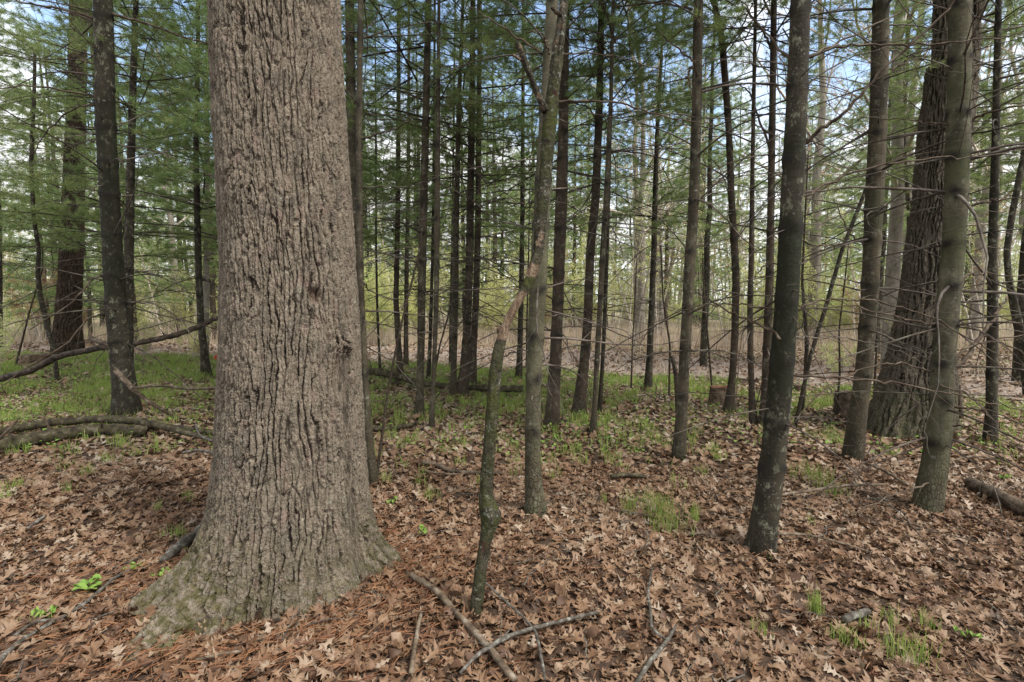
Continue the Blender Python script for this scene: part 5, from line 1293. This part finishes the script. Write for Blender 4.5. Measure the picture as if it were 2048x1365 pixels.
for (x, y, k, s) in spots:
    o = thing('bare_tree', '', 'tree', (x, y, 0), None, 'bare spring trees beyond the path'); o.rotation_euler = (0, 0, r.uniform(0, 6.28)); o.scale = (s, s, s)
    tr, cr, bd = BT[k]; link('trunk', tr, o); c_ = link('crown', cr, o); link('buds', bd, c_)
    items.append((o, ['pale-trunked budding tree', 'red-budded pale tree', 'slim green-budded tree', 'pale almost bare tree', 'slender red-budded tree'][k]))
name_by_place(items)

# pines beyond: whole trees sharing five crowns
PT = []
for q in range(4):
    mb = MB(); t = np.linspace(0, 1, 14)[:, None]; rr = np.random.default_rng(700 + q); P = np.array([0, 0, -.1]) + np.array([rr.normal(0, .15), rr.normal(0, .15), 11.]) * t + rr.normal(0, .02, (14, 3)) * [1, 1, 0]
    V, Q, _ = tube(P, .13 * (1 - .85 * t[:, 0]), 10); mb.add(V, Q); PT.append(mb.mesh('pine_trunk', M[['pinedark', 'pine', 'pinebrown', 'pinedark'][q]]))
items = []; r = np.random.default_rng(55)
fixed = [(-8.3, 10.6, 3.0, 1.15), (-5.0, 10.3, 3.0, 1.15), (-4.1, 8.9, 3.6, 1.0), (-6.0, 12.0, 2.8, 1.2), (-9.5, 12.0, 2.6, 1.1), (9.8, 9.6, 3.5, 1.0),  (-15.4, 17.0, 2.0, 1.2), (7.7, 9.0, 4.0, .9), (9.0, 10.6, 3.6, 1.0), (-3.4, 18.6, 2.6, 1.2), (-.6, 19, 2.8, 1.15), (.9, 21, 2.6, 1.3), (-5.6, 19.4, 2.2, 1.25), (-2.0, 21.5, 1.6, 1.2), (-7.6, 20.5, 2.4, 1.25), (-4.4, 23, 1.2, 1.2), (-1.2, 24, 1.2, 1.3),
         (-10, 20.5, 2.6, 1.2), (-12.4, 21, 2.2, 1.2), (-10.8, 24, 1.2, 1.2), (-14.5, 22, 2., 1.3), (-17.5, 22.6, 1.4, 1.2), (-20, 24.5, 1.2, 1.3), (-14, 26, 1.0, 1.3), (2.4, 19.6, 2.6, .9), (3.6, 24, 2.2, 1.2), (6.3, 20.5, 2.0, 1.0), (7.6, 19.6, .8, .45), (8.6, 23, 2.2, 1.25),
         (9.8, 26, 1.2, 1.1), (12.5, 22, 1.8, 1.2), (14.8, 20.5, 1.4, 1.1), (17.5, 20, 1.5, 1.2), (20, 22, 1.2, 1.3), (4.4, 11.4, 3.6, .75), (10.9, 14.9, 3.0, 1.0), (11.9, 9.6, 3.4, .9), (2.6, 28, 1.4, 1.4), (-4.5, 30, 1.4, 1.5), (5.8, 31, 1.3, 1.4), (-9.5, 33, 1.2, 1.5)]
fixed = [(x, y, z, s) if y < 16 or y > 27 or s < .5 else (x * (y + 8) / y, y + 8, z * 1.15 + (1.6 if x > 1 else 0), s * 1.3) for x, y, z, s in fixed]
fixed += [(-14.2, 18.8, 1.8, 1.15), (-17.4, 19.6, 1.6, 1.2), (-11.6, 19.4, 2.2, 1.1), (-20, 21.5, 1.2, 1.2), (-8.9, 19.0, 2.6, 1.0)]
while len(fixed) < 78:
    y = r.uniform(32, 62); x = r.uniform(-1.15, 1.15) * y
    if min(math.hypot(x - a[0], y - a[1]) for a in fixed) > 1.8: fixed.append((x, y, r.uniform(1., 3.5) if x < -.05 * y else r.uniform(3.5, 6.5), r.uniform(1., 1.7)))
for (x, y, z0, s) in fixed:
    o = thing('far_pine', '', 'pine tree', (x, y, 0), None, 'feathery pines at the back'); o.rotation_euler = (0, 0, r.uniform(0, 6.28))
    t = link('trunk', PT[r.integers(4)], o); t.scale = (s * .85, s * .85, (z0 + 8 * s) / 11)
    k = r.integers(len(CROWNS)); c_ = link('crown', CROWNS[k], o, (0, 0, z0)); c_.scale = (s * 1.1, s * 1.1, s); c_.rotation_euler = (0, 0, r.uniform(0, 6.28))
    items.append((o, 'feathery pine before the path' if before_path(x, y) else 'tall feathery pine' if y > 30 else 'feathery pine past the path'))
name_by_place(items)

# the far wood closing the view: a mass nobody could count
r = np.random.default_rng(88); mb = MB(); m = 1500
y = r.uniform(34, 75, m); x = r.uniform(-1.3, 1.3, m) * y; h = r.uniform(2.5, 9, m)
for xx, yy, hh in zip(x[:600], y[:600], h[:600]):
    t = np.linspace(0, 1, 4)[:, None]; V, Q, _ = tube(np.array([xx, yy, -.1]) + np.array([r.normal(0, .1) * hh, 0, hh * 1.3]) * t + r.normal(0, .08, (4, 3)) * t, np.linspace(.07, .02, 4), 4); mb.add(V, Q, None, tone=.5)
link('far_wood_stems', mb.mesh('far_wood_stems', M['greytwig']))['kind'] = 'stuff'
for nm, mt, sel, cnt_, zf in (('far_wood', 'bud', x * 0 + y * 0 + np.arange(m) % 3 != 0, 60, 1.), ('far_evergreen_wood', 'needle', np.arange(m) % 3 == 0, 90, 1.25)):
    xs_, ys_, hs_ = np.repeat(x[sel], cnt_), np.repeat(y[sel], cnt_), np.repeat(h[sel], cnt_); c_n = len(xs_)
    a = r.uniform(0, 6.28, c_n); zz_ = r.uniform(.03, 1, c_n) ** .8; rr_ = hs_ * .28 * np.sqrt(r.random(c_n)) * (1.15 - zz_)
    c = np.stack([xs_ + rr_ * np.cos(a), ys_ + rr_ * np.sin(a), zz_ * hs_ * zf], -1)
    d1 = r.normal(0, 1, (c_n, 3)) * [1, 1, .5]; d1 /= np.linalg.norm(d1, axis=1)[:, None]; d2 = np.cross(d1, r.normal(0, 1, (c_n, 3))); d2 /= np.linalg.norm(d2, axis=1)[:, None]; s_ = r.uniform(.06, .20, (c_n, 1))
    mb = MB(); mb.add(np.stack([c - d1 * s_, c + d2 * s_ * .4, c + d1 * s_, c - d2 * s_ * .4], 1).reshape(-1, 3), np.arange(c_n * 4).reshape(-1, 4), tone=np.repeat(r.beta(2, 2, c_n), 4))
    link(nm, mb.mesh(nm, M[mt], False))['kind'] = 'stuff'
# ------------------------------------------------------------------ sky, sun, camera
SUN_EL, SUN_AZ = math.radians(52), math.radians(125)   # azimuth clockwise from straight ahead (+Y)
w = bpy.data.worlds.new('World'); scene.world = w; w.use_nodes = True
t = w.node_tree; t.nodes.clear(); W = N.__new__(N); W.t = t
sky = W.new('ShaderNodeTexSky'); sky.sky_type = 'NISHITA'; sky.sun_disc = False; sky.sun_elevation = SUN_EL; sky.sun_rotation = SUN_AZ; sky.ozone_density = 2.
dv = W.new('ShaderNodeTexCoord').outputs['Generated']
cn = W.noise(dv, 3.2, 6, .58, dist=.3)
blue = None
for (u, v, c0) in [(690, 30, .985), (1230, 110, .975), (1745, 30, .985), (310, 40, .986), (950, 130, .993)]:
    d = ray(u, v); d = d / np.linalg.norm(d)
    dp = W.new('ShaderNodeVectorMath', operation='DOT_PRODUCT'); W.set(dp.inputs[0], dv); dp.inputs[1].default_value = d
    m_ = W.sm(W.math('ADD', dp.outputs['Value'], W.math('MULTIPLY', W.math('SUBTRACT', cn, .5), .09)), c0 - .012, c0 + .012)
    blue = m_ if blue is None else W.math('MAXIMUM', blue, m_)
blue = W.math('MAXIMUM', blue, W.math('MULTIPLY', W.sm(cn, .6, .7), .25))
cl = W.mix(W.sm(W.noise(dv, 5, 5, .6), .35, .7), (CLOUD * .80, CLOUD * .83, CLOUD * .88), (CLOUD * 1.08, CLOUD * 1.07, CLOUD * 1.06)) if (CLOUD := 6.0) else None
c = W.mix(blue, cl, W.mix(1., sky.outputs[0], (1.5, 1.4, 1.3), 'MULTIPLY'))
bg = W.new('ShaderNodeBackground'); W.L(c, bg.inputs[0]); bg.inputs[1].default_value = .10
wo = W.new('ShaderNodeOutputWorld'); W.L(bg.outputs[0], wo.inputs[0])

sl = bpy.data.lights.new('sun', 'SUN'); sl.energy = 2.0; sl.angle = math.radians(14); sl.color = (1, .95, .88)
so = bpy.data.objects.new('sun', sl); col.objects.link(so)
sd = np.array([math.sin(SUN_AZ) * math.cos(SUN_EL), math.cos(SUN_AZ) * math.cos(SUN_EL), math.sin(SUN_EL)])
from mathutils import Vector
so.rotation_euler = Vector(sd).to_track_quat('Z', 'Y').to_euler()

cam = bpy.data.cameras.new('camera'); cam.sensor_width = 36.; cam.lens = 36. * F / 2048.; cam.clip_end = 2000; cam.clip_start = .05
co = bpy.data.objects.new('camera', cam); col.objects.link(co); co.location = CAM; co.rotation_euler = (PI / 2 - PITCH, 0, 0)
scene.camera = co
scene.view_settings.view_transform = 'Standard'; scene.view_settings.look = 'None'; scene.view_settings.gamma = 1; scene.view_settings.exposure = 1.52
scene.render.engine = 'CYCLES'; scene.cycles.max_bounces = 6; scene.cycles.diffuse_bounces = 5; scene.cycles.transmission_bounces = 3; scene.cycles.use_denoising = True
